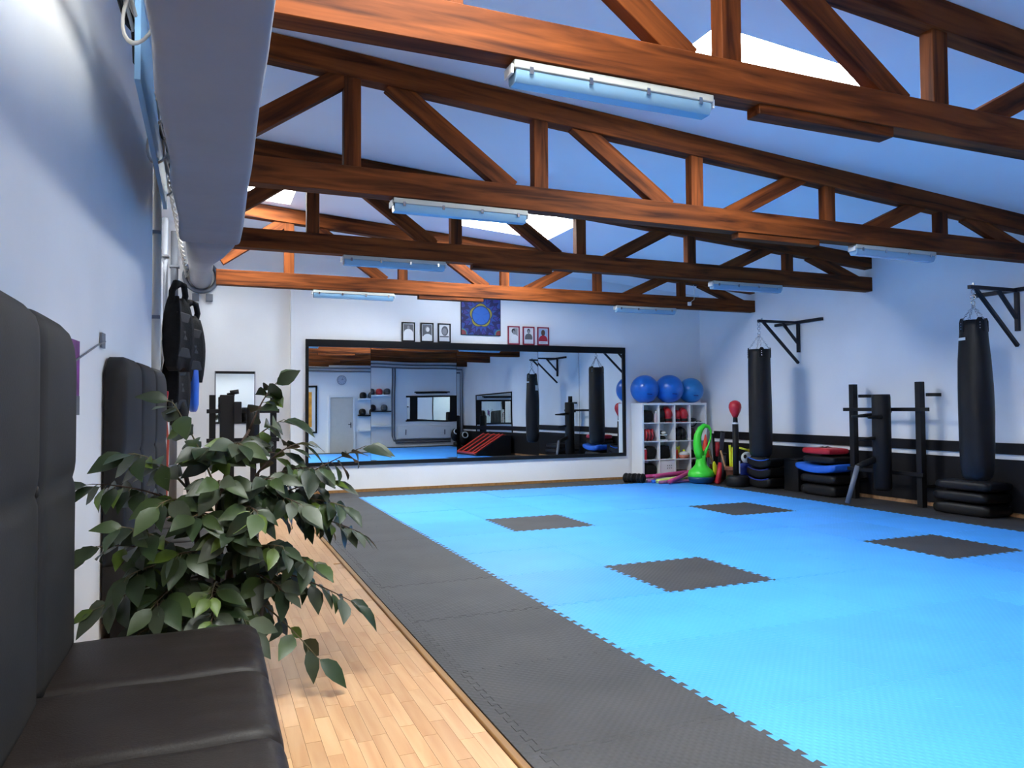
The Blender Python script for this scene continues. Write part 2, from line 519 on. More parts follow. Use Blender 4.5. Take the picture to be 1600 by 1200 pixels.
# ------------------------------------------------------------------ puzzle mats
def edge_pts(p, q, n, tooth=True):
    """dovetail polyline from p to q (shared by both neighbours), excluding q"""
    p = Vector(p); q = Vector(q)
    if not tooth: return [p]
    d = (q - p); L = d.length; d /= L; nrm = Vector((-d.y, d.x))
    h = 0.016; s = L / n
    out = [p]
    for k in range(n):
        for t, a in ((.30, -h), (.18, h), (.82, h), (.70, -h)):
            out.append(p + d * (s * (k + t)) + nrm * a)
    return out
mesh_cache = {}
def tile_mesh(wd, dp, fl_):
    key = (round(wd, 4), round(dp, 4), fl_)
    if key in mesh_cache: return mesh_cache[key]
    a, b = wd / 2, dp / 2
    # shared edges run +x (bottom/top) and +y (left/right)
    bo = edge_pts((-a, -b), (a, -b), 10, fl_[0])
    ri = edge_pts((a, -b), (a, b), 10, fl_[1])
    to = edge_pts((-a, b), (a, b), 10, fl_[2]) + [Vector((a, b))]
    le = edge_pts((-a, -b), (-a, b), 10, fl_[3]) + [Vector((-a, b))]
    loop = bo + ri + to[::-1][:-1] + le[::-1][:-1]
    bm = bmesh.new()
    sc = 0.9985
    lo = [bm.verts.new((p.x * sc, p.y * sc, -0.025)) for p in loop]
    hi = [bm.verts.new((p.x * sc, p.y * sc, 0)) for p in loop]
    bm.faces.new(lo[::-1]); bm.faces.new(hi)
    n = len(loop)
    for k in range(n): bm.faces.new((lo[k], lo[(k + 1) % n], hi[(k + 1) % n], hi[k]))
    bmesh.ops.recalc_face_normals(bm, faces=bm.faces[:])
    me = bpy.data.meshes.new('mat_tile'); bm.to_mesh(me); bm.free()
    me.materials.append(M['mat_blue'])
    mesh_cache[key] = me
    return me
mats = thing('puzzle_mat_floor', 'interlocking blue training mats with four black squares and a black border', 'floor mat', (5.2, 5.3, 0))
gx = [1.245] + [2.2 + k for k in range(7)] + [9.18]
gy = [-1.97] + [-1.22 + k for k in range(14)] + [12.53]
rt = random.Random(5)
for ix in range(len(gx) - 1):
    for iy in range(len(gy) - 1):
        x0, x1, y0, y1 = gx[ix], gx[ix + 1], gy[iy], gy[iy + 1]
        f = (iy > 0, ix < len(gx) - 2, iy < len(gy) - 2, True)
        black = ix in (0, 7) or iy in (0, 14) or (ix in (2, 5) and iy in (7, 10))
        o = link(bpy.data.objects.new('mat_tile', tile_mesh(x1 - x0, y1 - y0, f)))
        o.parent = mats
        o.location = ((x0 + x1) / 2 - 5.2, (y0 + y1) / 2 - 5.3, rt.uniform(-0.0012, 0.0008))
        if black:
            o.material_slots[0].link = 'OBJECT'; o.material_slots[0].material = M['mat_black']
# straight edging pieces toward the laminate
for iy in range(len(gy) - 1):
    y0, y1 = gy[iy], gy[iy + 1]
    L = edge_pts((1.245, y0), (1.245, y1), 10) + [Vector((1.245, y1))]
    loop = [Vector((1.17, y0))] + L + [Vector((1.17, y1))]
    bm = bmesh.new()
    lo = [bm.verts.new((p.x - 5.2 - .001, p.y - 5.3, -0.025)) for p in loop]
    hi = [bm.verts.new((p.x - 5.2 - .001, p.y - 5.3, -0.0005)) for p in loop]
    bm.faces.new(lo); bm.faces.new(hi[::-1])
    n = len(loop)
    for k in range(n): bm.faces.new((lo[k], lo[(k + 1) % n], hi[(k + 1) % n], hi[k]))
    obj('mat_edging', bm, M['mat_black'], mats)

# ------------------------------------------------------------------ roof trusses
def member(parent, name, p0, p1, h, wy, yc):
    """timber in the xz-plane from p0 to p1 (centre line)"""
    a = Vector((p0[0], yc, p0[1])); b = Vector((p1[0], yc, p1[1]))
    d = b - a; L = d.length
    ang = math.atan2(d.z, d.x)
    return obj(name, box((0, 0, 0), (L, wy, h)), M['timber'], parent, loc=(a + b) / 2, rot=(0, -ang, 0), bevel=0.004, seg=1)
def truss(y, label, x0, splice, lights=True):
    t = thing('roof_truss', label, 'truss', (0, y, 3.09), 0, 'timber roof trusses')
    z0 = 3.09
    yc = -0.075
    ch = lambda x: 4.19 - 0.0720 * x - z0
    member(t, 'bottom_chord', (x0, .105), (XR + .03, .105), 0.21, 0.14, yc)
    member(t, 'top_chord', (max(x0, -0.9), ch(max(x0, -.9))), (XR + .03, ch(XR)), 0.20, 0.14, yc)
    for x in (1.05, 2.69, 4.33, 5.99, 7.65):
        if x > x0 + .2:
            member(t, 'post', (x, .20), (x, ch(x) - .09), 0.135, 0.10, yc)
    for (xa, za, xb, zb) in ((0.98, 4.02, max(x0 + .05, -.08), 0), (1.36, 4.03, 2.42, 3.27), (3.04, 3.93, 4.02, 3.26),
                             (5.64, 3.74, 4.70, 3.25), (7.34, 3.62, 6.46, 3.22), (8.03, 3.56, 9.12, 3.17)):
        if zb == 0: zb = 4.02 - 0.70 * (xa - xb)
        if zb < 3.25 and xb < 1: zb = 3.25
        member(t, 'diagonal', (xa, za - z0), (xb, zb - z0), 0.155, 0.09, yc)
    member(t, 'splice_plate', (splice, -.028), (splice + 1.03, -.028), 0.06, 0.11, yc)
    return t
TY = [3.46, 6.03, 8.44, 11.03]
truss(3.46, 'roof truss nearest the camera, left end of its lower beam glowing orange', 0.19, 2.87)
truss(6.03, 'second roof truss from the front, middle of its lower beam sunlit', 0.22, 4.80)
truss(8.44, 'third roof truss, dark brown throughout', 0.22, 2.89)
truss(11.03, 'rearmost roof truss, lit orange, in front of the mirror wall', 0.09, 2.93)
truss(0.9, 'roof truss nearer the rear wall shelves but one, seen in the wall mirror', 0.17, 2.87)
truss(-1.5, 'roof truss right by the rear wall, seen in the wall mirror', 0.15, 2.87)

# ------------------------------------------------------------------ fluorescent lamps on the trusses
def lamp():
    t = thing('batten_lamp', 'x', 'lamp', (0, 0, 0), 0, 'batten lamps under the roof trusses')
    L = 1.18
    hs = obj('housing', span(-L / 2, L / 2, -.062, .062, -.045, 0), M['lamp_body'], t, bevel=0.008)
    bm = bmesh.new()
    sec = [(-.055, -.045), (-.052, -.085), (-.036, -.108), (.036, -.108), (.052, -.085), (.055, -.045)]
    a = [bm.verts.new((-L / 2 + .012, y, z)) for y, z in sec]; b = [bm.verts.new((L / 2 - .012, y, z)) for y, z in sec]
    bm.faces.new(a); bm.faces.new(b[::-1])
    for k in range(6): bm.faces.new((a[k], a[(k + 1) % 6], b[(k + 1) % 6], b[k]))
    obj('diffuser', bm, M['lamp_lens'], t, bevel=0.004)
    for sx in (-1, 1):
        obj('end_cap', box((sx * (L / 2 + .006), 0, -.045), (.014, .10, .05)), M['white_plastic'], t, bevel=0.004)
    for px in (-.5, -.17, .17, .5):
        for sy in (-1, 1):
            obj('clip', box((px, sy * .061, -.048), (.02, .010, .035)), M['chrome'], hs)
    return t
l0 = lamp(); first = True
LAB = {(0, 0): 'largest batten lamp, hanging under the front truss nearest the camera',
       (1, 0): 'batten lamp under the second truss, left of a roof light',
       (2, 0): 'batten lamp under the third truss, left half of the room',
       (3, 0): 'slim batten lamp under the rearmost truss, left of the blue painting',
       (1, 1): 'batten lamp under the second truss beside the white side wall',
       (2, 1): 'batten lamp under the third truss with a dangling wire beneath',
       (3, 1): 'batten lamp under the rearmost truss above the exercise balls'}
for (k, s), lab in LAB.items():
    o = l0 if first else copy_tree(l0); first = False
    o.location = (1.965 if s == 0 else 6.92, TY[k] - .075, 3.088)
    o['label'] = lab
o = thing('pull_switch', 'small white junction box on a wire under the rearmost truss', 'switch', (7.75, 10.87, 3.2))
obj('switch_box', box((0, -.02, -.03), (.06, .04, .06)), M['white_plastic'], o, bevel=.005)
obj('wire', tube([(0.02, -.02, 0), (.09, -.03, .05), (.10, -.03, .2), (.08, -.03, .3)], .005, 6), M['cable_white'], o)

# ------------------------------------------------------------------ duct
def loft(secs, m_, name, parent):
    bm = bmesh.new(); rings = []
    for s in secs: rings.append([bm.verts.new(p) for p in s])
    n = len(rings[0])
    for a, b in zip(rings, rings[1:]):
        for k in range(n): bm.faces.new((a[k], a[(k + 1) % n], b[(k + 1) % n], b[k]))
    bm.faces.new(rings[0][::-1]); bm.faces.new(rings[-1])
    return obj(name, bm, m_, parent, smooth=True)
def sect(x0, x1, z0, z1, y, p=8.0, n=40):
    out = []
    for k in range(n):
        a = 2 * PI * k / n
        c_, s_ = math.cos(a), math.sin(a)
        out.append(((x0 + x1) / 2 + (x1 - x0) / 2 * math.copysign(abs(c_) ** (2 / p), c_), y,
                    (z0 + z1) / 2 + (z1 - z0) / 2 * math.copysign(abs(s_) ** (2 / p), s_)))
    return out
du = thing('ventilation_duct', 'long grey fabric-wrapped ventilation duct along the left wall top', 'duct', (0, 0, 0))
secs = []
for k in range(18):
    y = -1.9 + 8.5 * k / 17
    j = 0.012 * math.sin(k * 2.1)
    secs.append(sect(-0.22 + j, 0.185 + 0.0100 * y + j * .3, 2.75, 3.46, y, 12.0))  # unseen top raised to keep roof light off the left wall
loft(secs, M['duct'], 'duct_body', du)
loft([sect(-.20, .235, 2.765, 3.44, 6.57, 8), sect(-.20, .23, 2.79, 3.42, 7.1, 5), sect(-.22, .19, 2.87, 3.42, 8.0, 3.2), sect(-.24, .09, 3.02, 3.45, 9.3, 2.4),
      sect(-.26, .06, 3.16, 3.6, 10.6, 2), sect(-.27, .055, 3.25, 3.66, 11.5, 2), sect(-.28, .05, 3.28, 3.68, 12.78, 2)], M['duct'], 'duct_taper', du)
obj('wall_collar', add_torus(bmesh.new(), (-.115, 12.70, 3.48), .235, .035, (0, 1, 0), 32, 8), M['grey_metal'], du, smooth=True)
for x in (-.19, .01):
    obj('collar_bracket', box((x, 12.70, 3.15), (.10, .1, .11)), M['grey_metal'], du, bevel=.004)

# pipes, cables along the left wall
pp = thing('wall_conduit', 'cream upright cable conduit at the end of the left wall', 'conduit', (lwall(YE), YE + .065, 0))
obj('conduit_pipe', tube([(.035, -.02, ZF), (.035, -.02, 4.02)], .036, 12), M['cream'], pp, smooth=True)
for z in (1.0, 2.2, 2.95, 3.55):
    obj('pipe_clip', box((.02, -.02, z), (.09, .085, .03)), M['grey_metal'], pp, bevel=.004)
obj('conduit_cap', lathe([(.045, 4.0), (.045, 4.06), (.02, 4.08)], 12, (.035, -.02, 0)), M['black'], pp)
cb = thing('cable_bundle', 'tangle of white and black cables hanging between duct and left wall', 'cable', (-0.35, 6.2, 3.3))
rc = random.Random(11)
for k in range(7):
    pts = []
    for j in range(12):
        t = j / 11
        pts.append((-.10 + .17 * t + rc.uniform(-.035, .035), -3.0 + 4.6 * t, .22 - .05 * t + rc.uniform(-.07, .07)))
    obj('cable', tube(pts, .011, 6), M['cable_white'] if k % 3 else M['black'], cb, smooth=True)
for k, (y, z) in enumerate(((.9, .10), (-.3, .02), (-2.0, .12))):
    obj('cable_loop', add_torus(bmesh.new(), (.02, y, z), .11, .009, (0.7, .7, .2), 20, 6, ell=(1, 1.5)), M['cable_white'], cb, smooth=True)
ch = thing('twisted_cable', 'grey twisted cable running down past the grey duct to the far corner', 'cable', (-0.30, 7.4, 3.2))
for s in (0, PI):
    pts = [( -.04 + .03 * t + .018 * math.cos(t * 60 + s), -.2 + 5.3 * t, .25 - .02 * t + .018 * math.sin(t * 60 + s)) for t in [j / 160 for j in range(161)]]
    obj('cable', tube(pts, .011, 5), M['cable_white'], ch, smooth=True)
sb = thing('pale_blue_board', 'narrow pale blue board wedged between left wall and duct', 'board', (-0.36, 6.0, 3.4))
obj('board', span(-.015, .015, -1.6, 1.2, -.25, .25), M['strip_blue'], sb)
dp_ = thing('drain_pipe', 'dark grey downpipe in the recess behind the cream locker', 'pipe', (-0.45, 11.5, 0))
obj('pipe', tube([(0, 0, ZF), (0, 0, 3.9)], .05, 12), M['grey_metal'], dp_, smooth=True)
for z in (.6, 1.6, 2.6, 3.4):
    obj('pipe_clip', box((0, 0, z), (.13, .13, .03)), M['grey_metal'], dp_, bevel=.004)
dp2 = copy_tree(dp_); dp2.location = (-0.55, 10.75, 0); dp2['label'] = 'grey downpipe beside the red hose, nearer of the two recess pipes'
cp = thing('pale_wall_cabinet', 'tall pale blue-white cupboard standing in the recess past the locker', 'cupboard', (-0.80, 9.6, ZF))
obj('body', span(-.3, .26, -.5, .5, 0, 3.25), M['white'], cp, bevel=.006)
obj('door', span(.262, .28, -.48, .48, .05, 3.2), M['white'], cp, bevel=.003)
obj('handle', tube([(.29, .4, 1.4), (.29, .4, 1.6)], .01, 8), M['chrome'], cp)


# ------------------------------------------------------------------ wall mirror and pictures on the far wall
mr = thing('wall_mirror', 'wide black-framed wall mirror made of five panes', 'mirror', (4.45, YF, 1.48))
X0, X1, Z0, Z1 = 1.465 - 4.45, 7.44 - 4.45, 0.445 - 1.48, 2.525 - 1.48
for nm, a in (('frame_bar', (X0, X1, -.050, 0, Z1 - .118, Z1)), ('frame_bar', (X0, X1, -.045, 0, Z0, Z0 + .065)),
              ('frame_bar', (X0, X0 + .05, -.046, 0, Z0 + .065, Z1 - .118)), ('frame_bar', (X1 - .055, X1, -.046, 0, Z0 + .065, Z1 - .118))):
    obj(nm, span(*a), M['frame_black'], mr, bevel=.004, seg=1)
obj('backing', span(X0 + .01, X1 - .01, -.006, -.001, Z0 + .01, Z1 - .01), M['black'], mr)
px = [1.49, 2.53, 4.04, 5.61, 6.45, 7.40]
tilts = [(-0.0061, 0.0), (-0.0006, 0.0), (-0.006, 0.007), (-0.002, 0.007), (-0.002, 0.007)]
def mirror_mat(k, amp):
    m = mat('silvered_glass_%d' % k, (0.80, 0.87, 0.90), 0.0, metal=1.0)
    if amp > 0:
        nt = m.node_tree; b = nt.nodes['Principled BSDF']
        tc = nt.nodes.new('ShaderNodeTexCoord')
        n = nt.nodes.new('ShaderNodeTexNoise'); n.inputs['Scale'].default_value = 1.3; n.inputs['Detail'].default_value = 0
        nt.links.new(tc.outputs['Object'], n.inputs['Vector'])
        bp = nt.nodes.new('ShaderNodeBump'); bp.inputs['Strength'].default_value = 1; bp.inputs['Distance'].default_value = amp
        nt.links.new(n.outputs['Fac'], bp.inputs['Height']); nt.links.new(bp.outputs[0], b.inputs['Normal'])
    return m
MAMP = [0.0006, 0.0012, 0.0006, 0.0, 0.0]
for k in range(5):
    xa, xb = px[k] - 4.45, px[k + 1] - 4.45
    obj('mirror_pane', span(-(xb - xa) / 2 + .002, (xb - xa) / 2 - .002, -.002, .002, Z0 + .05, Z1 - .10), mirror_mat(k, MAMP[k]), mr,
        loc=((xa + xb) / 2, -.020, 0), rot=(tilts[k][0], 0, tilts[k][1]))

sm = thing('small_mirror', 'small upright wall mirror with a dark top bar in the left bay', 'mirror', (0.40, YFL, 1.58))
obj('mirror_pane', span(-.29, .29, -.012, -.006, -.40, .38), M['mirror_dim'], sm)
obj('top_bar', span(-.30, .30, -.02, 0, .375, .415), M['frame_black'], sm)
obj('bottom_bar', span(-.30, .30, -.02, 0, -.42, -.395), M['frame_black'], sm)
obj('side_bar', span(-.305, -.29, -.02, 0, -.42, .415), M['grey_metal'], sm)
obj('side_bar', span(.29, .305, -.02, 0, -.42, .415), M['grey_metal'], sm)

LAY = [0]
def disc(bm, c, rx, rz, y, mi, n=20, a0=0, a1=2 * PI):
    LAY[0] += 1; y -= 2e-4 * (LAY[0] % 12)
    vs = [bm.verts.new((c[0] + rx * math.cos(a0 + (a1 - a0) * k / n), y, c[1] + rz * math.sin(a0 + (a1 - a0) * k / n))) for k in range(n if a1 - a0 > 6.2 else n + 1)]
    f = bm.faces.new(vs); f.material_index = mi
def rect(bm, x0, x1, z0, z1, y, mi):
    LAY[0] += 1; y -= 2e-4 * (LAY[0] % 12)
    f = bm.faces.new([bm.verts.new(v) for v in ((x0, y, z0), (x1, y, z0), (x1, y, z1), (x0, y, z1))]); f.material_index = mi
def portrait(x, label, frame, style):
    wd, hg = (.232, .335)
    t = thing('portrait_photo', label, 'picture', (x, YF - .03, 2.527), 0, 'framed portraits standing on the mirror frame')
    b_ = .022
    for a in ((-wd / 2, wd / 2, 0, b_), (-wd / 2, wd / 2, hg - b_, hg), (-wd / 2, -wd / 2 + b_, b_, hg - b_), (wd / 2 - b_, wd / 2, b_, hg - b_)):
        obj('frame_bar', span(a[0], a[1], -.012, .012, a[2], a[3]), M[frame], t)
    LAY[0] = 0
    bm = bmesh.new()
    mats_ = [M['paper'], M['print_grey'], M['print_mid'], M['print_dark'], M['print_red'], M['print_skin'], M['print_sky'], M['white']]
    rect(bm, -wd / 2 + b_, wd / 2 - b_, b_, hg - b_, 0, 0)
    LAY[0] = 0
    y1, y2, y3 = -.001, -.002, -.003
    if style == 0:
        rect(bm, -.082, .082, .11, .30, y1, 1); disc(bm, (0, .145), .082, .075, y2, 7, 20); rect(bm, -.082, .082, .05, .145, y2, 7)
        disc(bm, (0, .245), .022, .030, y3, 2)
    elif style == 1:
        rect(bm, -.082, .082, .10, .30, y1, 1); disc(bm, (.005, .225), .040, .052, y2, 2); disc(bm, (.01, .075), .085, .07, y2, 7)
        disc(bm, (.012, .22), .030, .040, y3, 7)
    elif style == 2:
        rect(bm, -.082, .082, .10, .30, y1, 7); disc(bm, (.01, .205), .062, .085, y2, 1); disc(bm, (.005, .195), .042, .060, y3, 2)
        rect(bm, -.082, .082, .095, .115, y2, 1)
    elif style == 3:
        rect(bm, 0, .078, .16, .30, y1, 2); disc(bm, (-.005, .245), .036, .045, y2, 3); disc(bm, (.0, .225), .024, .034, y3, 2)
        disc(bm, (.02, .10), .070, .085, y2 - .0005, 7)
    elif style == 4:
        disc(bm, (0, .255), .030, .042, y1, 3); disc(bm, (0, .245), .020, .028, y2, 2); disc(bm, (0, .135), .074, .075, y1, 1, 20, 0, PI)
        rect(bm, -.074, .074, .10, .137, y1, 1)
    else:
        rect(bm, -.082, .082, .09, .30, y1, 6); disc(bm, (0, .23), .040, .056, y2, 5); disc(bm, (0, .10), .088, .085, y2 - .0003, 4, 20, 0, PI)
        rect(bm, -.088, .088, .075, .102, y2, 4); rect(bm, -.06, .06, .045, .050, y2, 2)
    obj('photo_print', bm, mats_, t)
    return t
portrait(3.175, 'black-framed portrait of a person in white with arms folded, on the mirror frame', 'frame_black', 0)
portrait(3.505, 'black-framed grey portrait of a smiling person in white, on the mirror frame', 'frame_black', 1)
portrait(3.815, 'black-framed close-up portrait of a face, on the mirror frame', 'frame_black', 2)
portrait(5.125, 'red-framed portrait of a person in white looking down, on the mirror frame', 'frame_red', 3)
portrait(5.42, 'red-framed grey portrait of a person with folded arms, on the mirror frame', 'frame_red', 4)
portrait(5.71, 'dark-red-framed portrait of a person in a red shirt, on the mirror frame', 'frame_red', 5)

# blue mandala painting: painted pattern on a flat canvas
def mandala():
    m = bpy.data.materials.new('mandala_print'); m.use_nodes = True
    nt = m.node_tree; b = nt.nodes['Principled BSDF']; b.inputs['Roughness'].default_value = .5
    N = nt.nodes.new; Lk = nt.links.new
    tc = N('ShaderNodeTexCoord'); sp = N('ShaderNodeSeparateXYZ'); Lk(tc.outputs['Object'], sp.inputs[0])
    def mth(op, a, b_=None):
        n = N('ShaderNodeMath'); n.operation = op
        for i_, v in enumerate((a, b_)):
            if v is None: continue
            if isinstance(v, (int, float)): n.inputs[i_].default_value = v
            else: Lk(v, n.inputs[i_])
        return n.outputs[0]
    x, z = sp.outputs[0], sp.outputs[2]
    z = mth('ADD', z, -.0)
    r = mth('SQRT', mth('ADD', mth('MULTIPLY', x, x), mth('MULTIPLY', z, z)))
    th = mth('ARCTAN2', x, z)
    def mix(f, a, c_):
        n = N('ShaderNodeMix'); n.data_type = 'RGBA'
        Lk(f, n.inputs[0])
        for i_, v in ((6, a), (7, c_)):
            if isinstance(v, tuple): n.inputs[i_].default_value = (*v, 1)
            else: Lk(v, n.inputs[i_])
        return n.outputs[2]
    pet = mth('SINE', mth('MULTIPLY', th, 10.0))
    wob = mth('SINE', mth('ADD', mth('MULTIPLY', r, 30.0), mth('MULTIPLY', mth('ABSOLUTE', pet), 2.5)))
    f1 = mth('GREATER_THAN', wob, 0.1)
    outer = mix(f1, (.005, .007, .085), (.012, .055, .27))
    f2 = mth('GREATER_THAN', mth('MULTIPLY', pet, wob), 0.45)
    outer = mix(f2, outer, (.03, .028, .22))
    rc5 = mth('ABSOLUTE', mth('COSINE', mth('MULTIPLY', th, 2.5)))
    ro = mth('ADD', .178, mth('MULTIPLY', rc5, .034))
    c1 = mix(mth('LESS_THAN', r, mth('ADD', ro, .010)), outer, (.006, .012, .06))
    c2 = mix(mth('LESS_THAN', r, ro), c1, (.30, .26, .03))
    c3 = mix(mth('LESS_THAN', r, .176), c2, (.01, .03, .10))
    c4 = mix(mth('LESS_THAN', r, .160), c3, (.015, .12, .48))
    ra = mth('ABSOLUTE', mth('SINE', mth('MULTIPLY', th, 2.5)))
    c5 = mix(mth('MULTIPLY', mth('LESS_THAN', ra, .05), mth('LESS_THAN', r, .155)), c4, (.01, .05, .3))
    cx_ = mth('ADD', mth('ABSOLUTE', x), -.35); cz_ = mth('ADD', z, .33)
    rr = mth('SQRT', mth('ADD', mth('MULTIPLY', cx_, cx_), mth('MULTIPLY', cz_, cz_)))
    c6 = mix(mth('LESS_THAN', rr, .09), c5, (.05, .22, .22))
    c7 = mix(mth('LESS_THAN', rr, .07), c6, (.25, .04, .05))
    Lk(c7, b.inputs['Base Color'])
    return m
ar = thing('mandala_painting', 'square blue mandala painting with a yellow five-lobed ring', 'painting', (4.50, YF - .002, 3.03))
obj('canvas', span(-.365, .365, -.022, 0, -.345, .385), mandala(), ar)
for a in ((-.375, .375, -.355, -.345), (-.375, .375, .385, .395), (-.375, -.365, -.345, .385), (.365, .375, -.345, .385)):
    obj('frame_bar', span(a[0], a[1], -.026, 0, a[2], a[3]), M['frame_black'], ar)

# ------------------------------------------------------------------ cube shelf, contents, balls
SX, SY = 7.545, 12.10
W_, D_, H_ = 1.465, 0.39, 1.455
sh = thing('cube_shelf', 'white cube shelf of sixteen compartments in the far corner', 'shelf', (SX, SY, 0))
T = .040; tt = .018
obj('side_panel', span(0, T, 0, D_, 0, H_), M['white'], sh, bevel=.002, seg=1)
obj('side_panel', span(W_ - T, W_, 0, D_, 0, H_), M['white'], sh, bevel=.002, seg=1)
obj('top_panel', span(T, W_ - T, 0, D_, H_ - T, H_), M['white'], sh, bevel=.002, seg=1)
obj('bottom_panel', span(T, W_ - T, 0, D_, 0, T), M['white'], sh, bevel=.002, seg=1)
cwid = (W_ - 2 * T - 3 * tt) / 4; chei = (H_ - 2 * T - 3 * tt) / 4
for k in range(1, 4):
    z = T + k * chei + (k - 1) * tt
    obj('shelf_board', span(T, W_ - T, 0, D_, z, z + tt), M['white'], sh)
for k in range(1, 4):
    x = T + k * cwid + (k - 1) * tt
    obj('divider', [span(x, x + tt, 0, D_, T, T + chei), None][0], M['white'], sh)
    for j in range(1, 4):
        z = T + j * (chei + tt)
        obj('divider', span(x, x + tt, 0, D_, z, z + chei), M['white'], sh)
obj('back_panel', span(.01, W_ - .01, D_ - .006, D_, .01, H_ - .01), M['white'], sh)
def cell(c_, r_):
    """bottom-centre-front of a compartment; r_ 0 = top row"""
    return Vector((SX + T + c_ * (cwid + tt) + cwid / 2, SY + .03, T + (3 - r_) * (chei + tt)))
def glove_bm(s=1.0, rz=0.0, loc=(0, 0, 0), lie=0.0):
    bm = bmesh.new()
    add_ball(bm, (0, 0, .105), (.068, .075, .09), 12)
    add_ball(bm, (0, .075, .15), (.062, .062, .065), 12)
    add_ball(bm, (.055, .03, .10), (.026, .055, .032), 10, (0.5, 0, 0))
    add_lathe(bm, [(.048, -.02), (.056, .0), (.052, .05)], 14, (0, -.01, 0))
    mtx = Matrix.Translation(loc) @ Matrix.Rotation(rz, 4, 'Z') @ Matrix.Rotation(lie, 4, 'X') @ Matrix.Scale(s, 4)
    bmesh.ops.transform(bm, matrix=mtx, verts=bm.verts)
    return bm
def glove(loc, m, label, rz=0, lie=0, s=1.0, group='gloves in the cube shelf'):
    t = thing('boxing_glove', label, 'glove', loc, rz, group)
    obj('mitt', glove_bm(s, 0, (0, 0, .022 * s if lie == 0 else .07 * s), lie), m, t, smooth=True)
    if lie == 0:
        obj('cuff_strap', lathe([(.057 * s, .012 * s), (.060 * s, .02 * s), (.060 * s, .05 * s), (.057 * s, .058 * s)], 14, (0, -.01 * s, 0)), M['black'], t, smooth=True)
    return t
def lump(name, loc, size, m, label, cat, seed=1, n=3):
    """soft sports bag: slumped rounded body with a strap"""
    t = thing(name, label, cat, loc)
    bm = bmesh.new(); add_ball(bm, (0, 0, 0), 1, 18)
    r = random.Random(seed); ph = [r.uniform(0, 6) for _ in range(6)]
    for v in bm.verts:
        x, y, z = v.co
        q = 1 + .07 * math.sin(4 * x + ph[0]) * math.cos(3 * z + ph[1]) + .05 * math.sin(7 * y + ph[2] + 5 * z)
        s_ = lambda a: math.copysign(abs(a) ** .6, a)
        v.co = Vector((s_(x) * q * size[0] / 2, s_(y) * q * size[1] / 2, max(-.5, s_(z) * .5 * q) * size[2] + size[2] / 2))
    obj('body', bm, m, t, smooth=True)
    obj('strap', add_torus(bmesh.new(), (0, -size[1] * .28, size[2] * .75), size[0] * .26, .010, (0, 1, .3), 16, 6, arc=PI, ell=(1, .9)), M['black'], t, smooth=True)
    return t
def hide(p, dx=0, dy=0.12, dz=0): return (p.x + dx, p.y + dy - .025, p.z + dz)
p = cell(0, 0)
lump('sports_bag', hide(p, -.035, .14), (.24, .22, .235), M['black_cloth'], 'black soft bag in the top left compartment of the cube shelf', 'bag', 2)
t = thing('drink_bottle', 'pinkish white bottle beside the black bag, top left compartment', 'bottle', hide(p, .135, .06))
obj('bottle_body', lathe([(.030, 0), (.033, .01), (.033, .13), (.02, .17), (.016, .18)], 14), mat('pinkish_plastic', (.62, .48, .52), .4), t, smooth=True)
obj('cap', lathe([(.019, .18), (.019, .205), (.008, .22)], 12), M['white_plastic'], t, smooth=True)
p = cell(1, 0)
glove(hide(p, -.085, .10), M['black_vinyl'], 'black glove beside a red glove, top row of the cube shelf', .2, 0, 1.2)
glove(hide(p, .075, .09), M['red'], 'bright red glove right of a black glove, top row of the cube shelf', -.25, 0, 1.25)
p = cell(2, 0)
glove(hide(p, .08, .08), M['red'], 'red glove in front, under black headgear in the cube shelf', -.3, 0, 1.2)
glove(hide(p, -.07, .10), M['red'], 'red glove left of another under black headgear', .35, 0, 1.1)
t = thing('head_guard', 'black head guard sitting above red gloves in the cube shelf', 'headgear', hide(p, -.08, .26))
obj('shell', add_ball(bmesh.new(), (0, 0, .19), (.085, .085, .10), 14), M['black_vinyl'], t, smooth=True)
obj('stand_pad', add_ball(bmesh.new(), (0, 0, .08), (.075, .06, .085), 12), M['black_vinyl'], t, smooth=True)
p = cell(3, 0)
t = thing('strap_belt', 'black strap arching over a small pad, top right compartment', 'strap', hide(p, 0, .12))
obj('loop', add_torus(bmesh.new(), (-.05, 0, .02), .11, .014, (0, 1, 0), 18, 6, arc=PI, ell=(1, 1.0)), M['black'], t, smooth=True)
obj('pad', ball((-.03, .03, .04), (.10, .07, .04), 12), M['black_vinyl'], t, smooth=True)
obj('strap_end', box((.10, -.02, .012), (.10, .035, .012), (0, .1, .2)), M['black'], t, bevel=.003)
p = cell(0, 1)
for k, lab in enumerate(('red focus mitt leaning leftmost in the second row', 'red focus mitt between two others in the second row', 'red focus mitt rightmost of three in the second row')):
    t = thing('focus_mitt', lab, 'mitt', hide(p, -.09 + .08 * k, .07 + .02 * k), 0, 'red focus mitts in the cube shelf')
    obj('pad', ball((0, .02, .115), (.035, .085, .115), 14, (0, .12, 0)), M['red'], t, smooth=True)
    obj('palm_strap', add_torus(bmesh.new(), (.012, .02, .115), .075, .012, (1, 0, .1), 16, 6, ell=(1, 1.2)), M['maroon'], t, smooth=True)
p = cell(1, 1)
t = thing('training_shoe', 'black and white shoe lying lowest in the second row compartment', 'shoe', hide(p, -.07, .12), 0, 'shoes in the cube shelf')
obj('upper', ball((0, 0, .05), (.085, .12, .05), 14), M['black_vinyl'], t, smooth=True)
obj('sole', box((0, -.02, .012), (.16, .22, .024)), M['white_plastic'], t, bevel=.008)
t = thing('training_shoe', 'white-striped black shoe stacked on another shoe', 'shoe', hide(p, -.075, .12, .10), 0.1, 'shoes in the cube shelf')
obj('upper', ball((0, 0, .05), (.07, .11, .045), 14), M['black_vinyl'], t, smooth=True)
obj('sole', box((0, -.02, .010), (.14, .20, .022)), M['white_plastic'], t, bevel=.008)
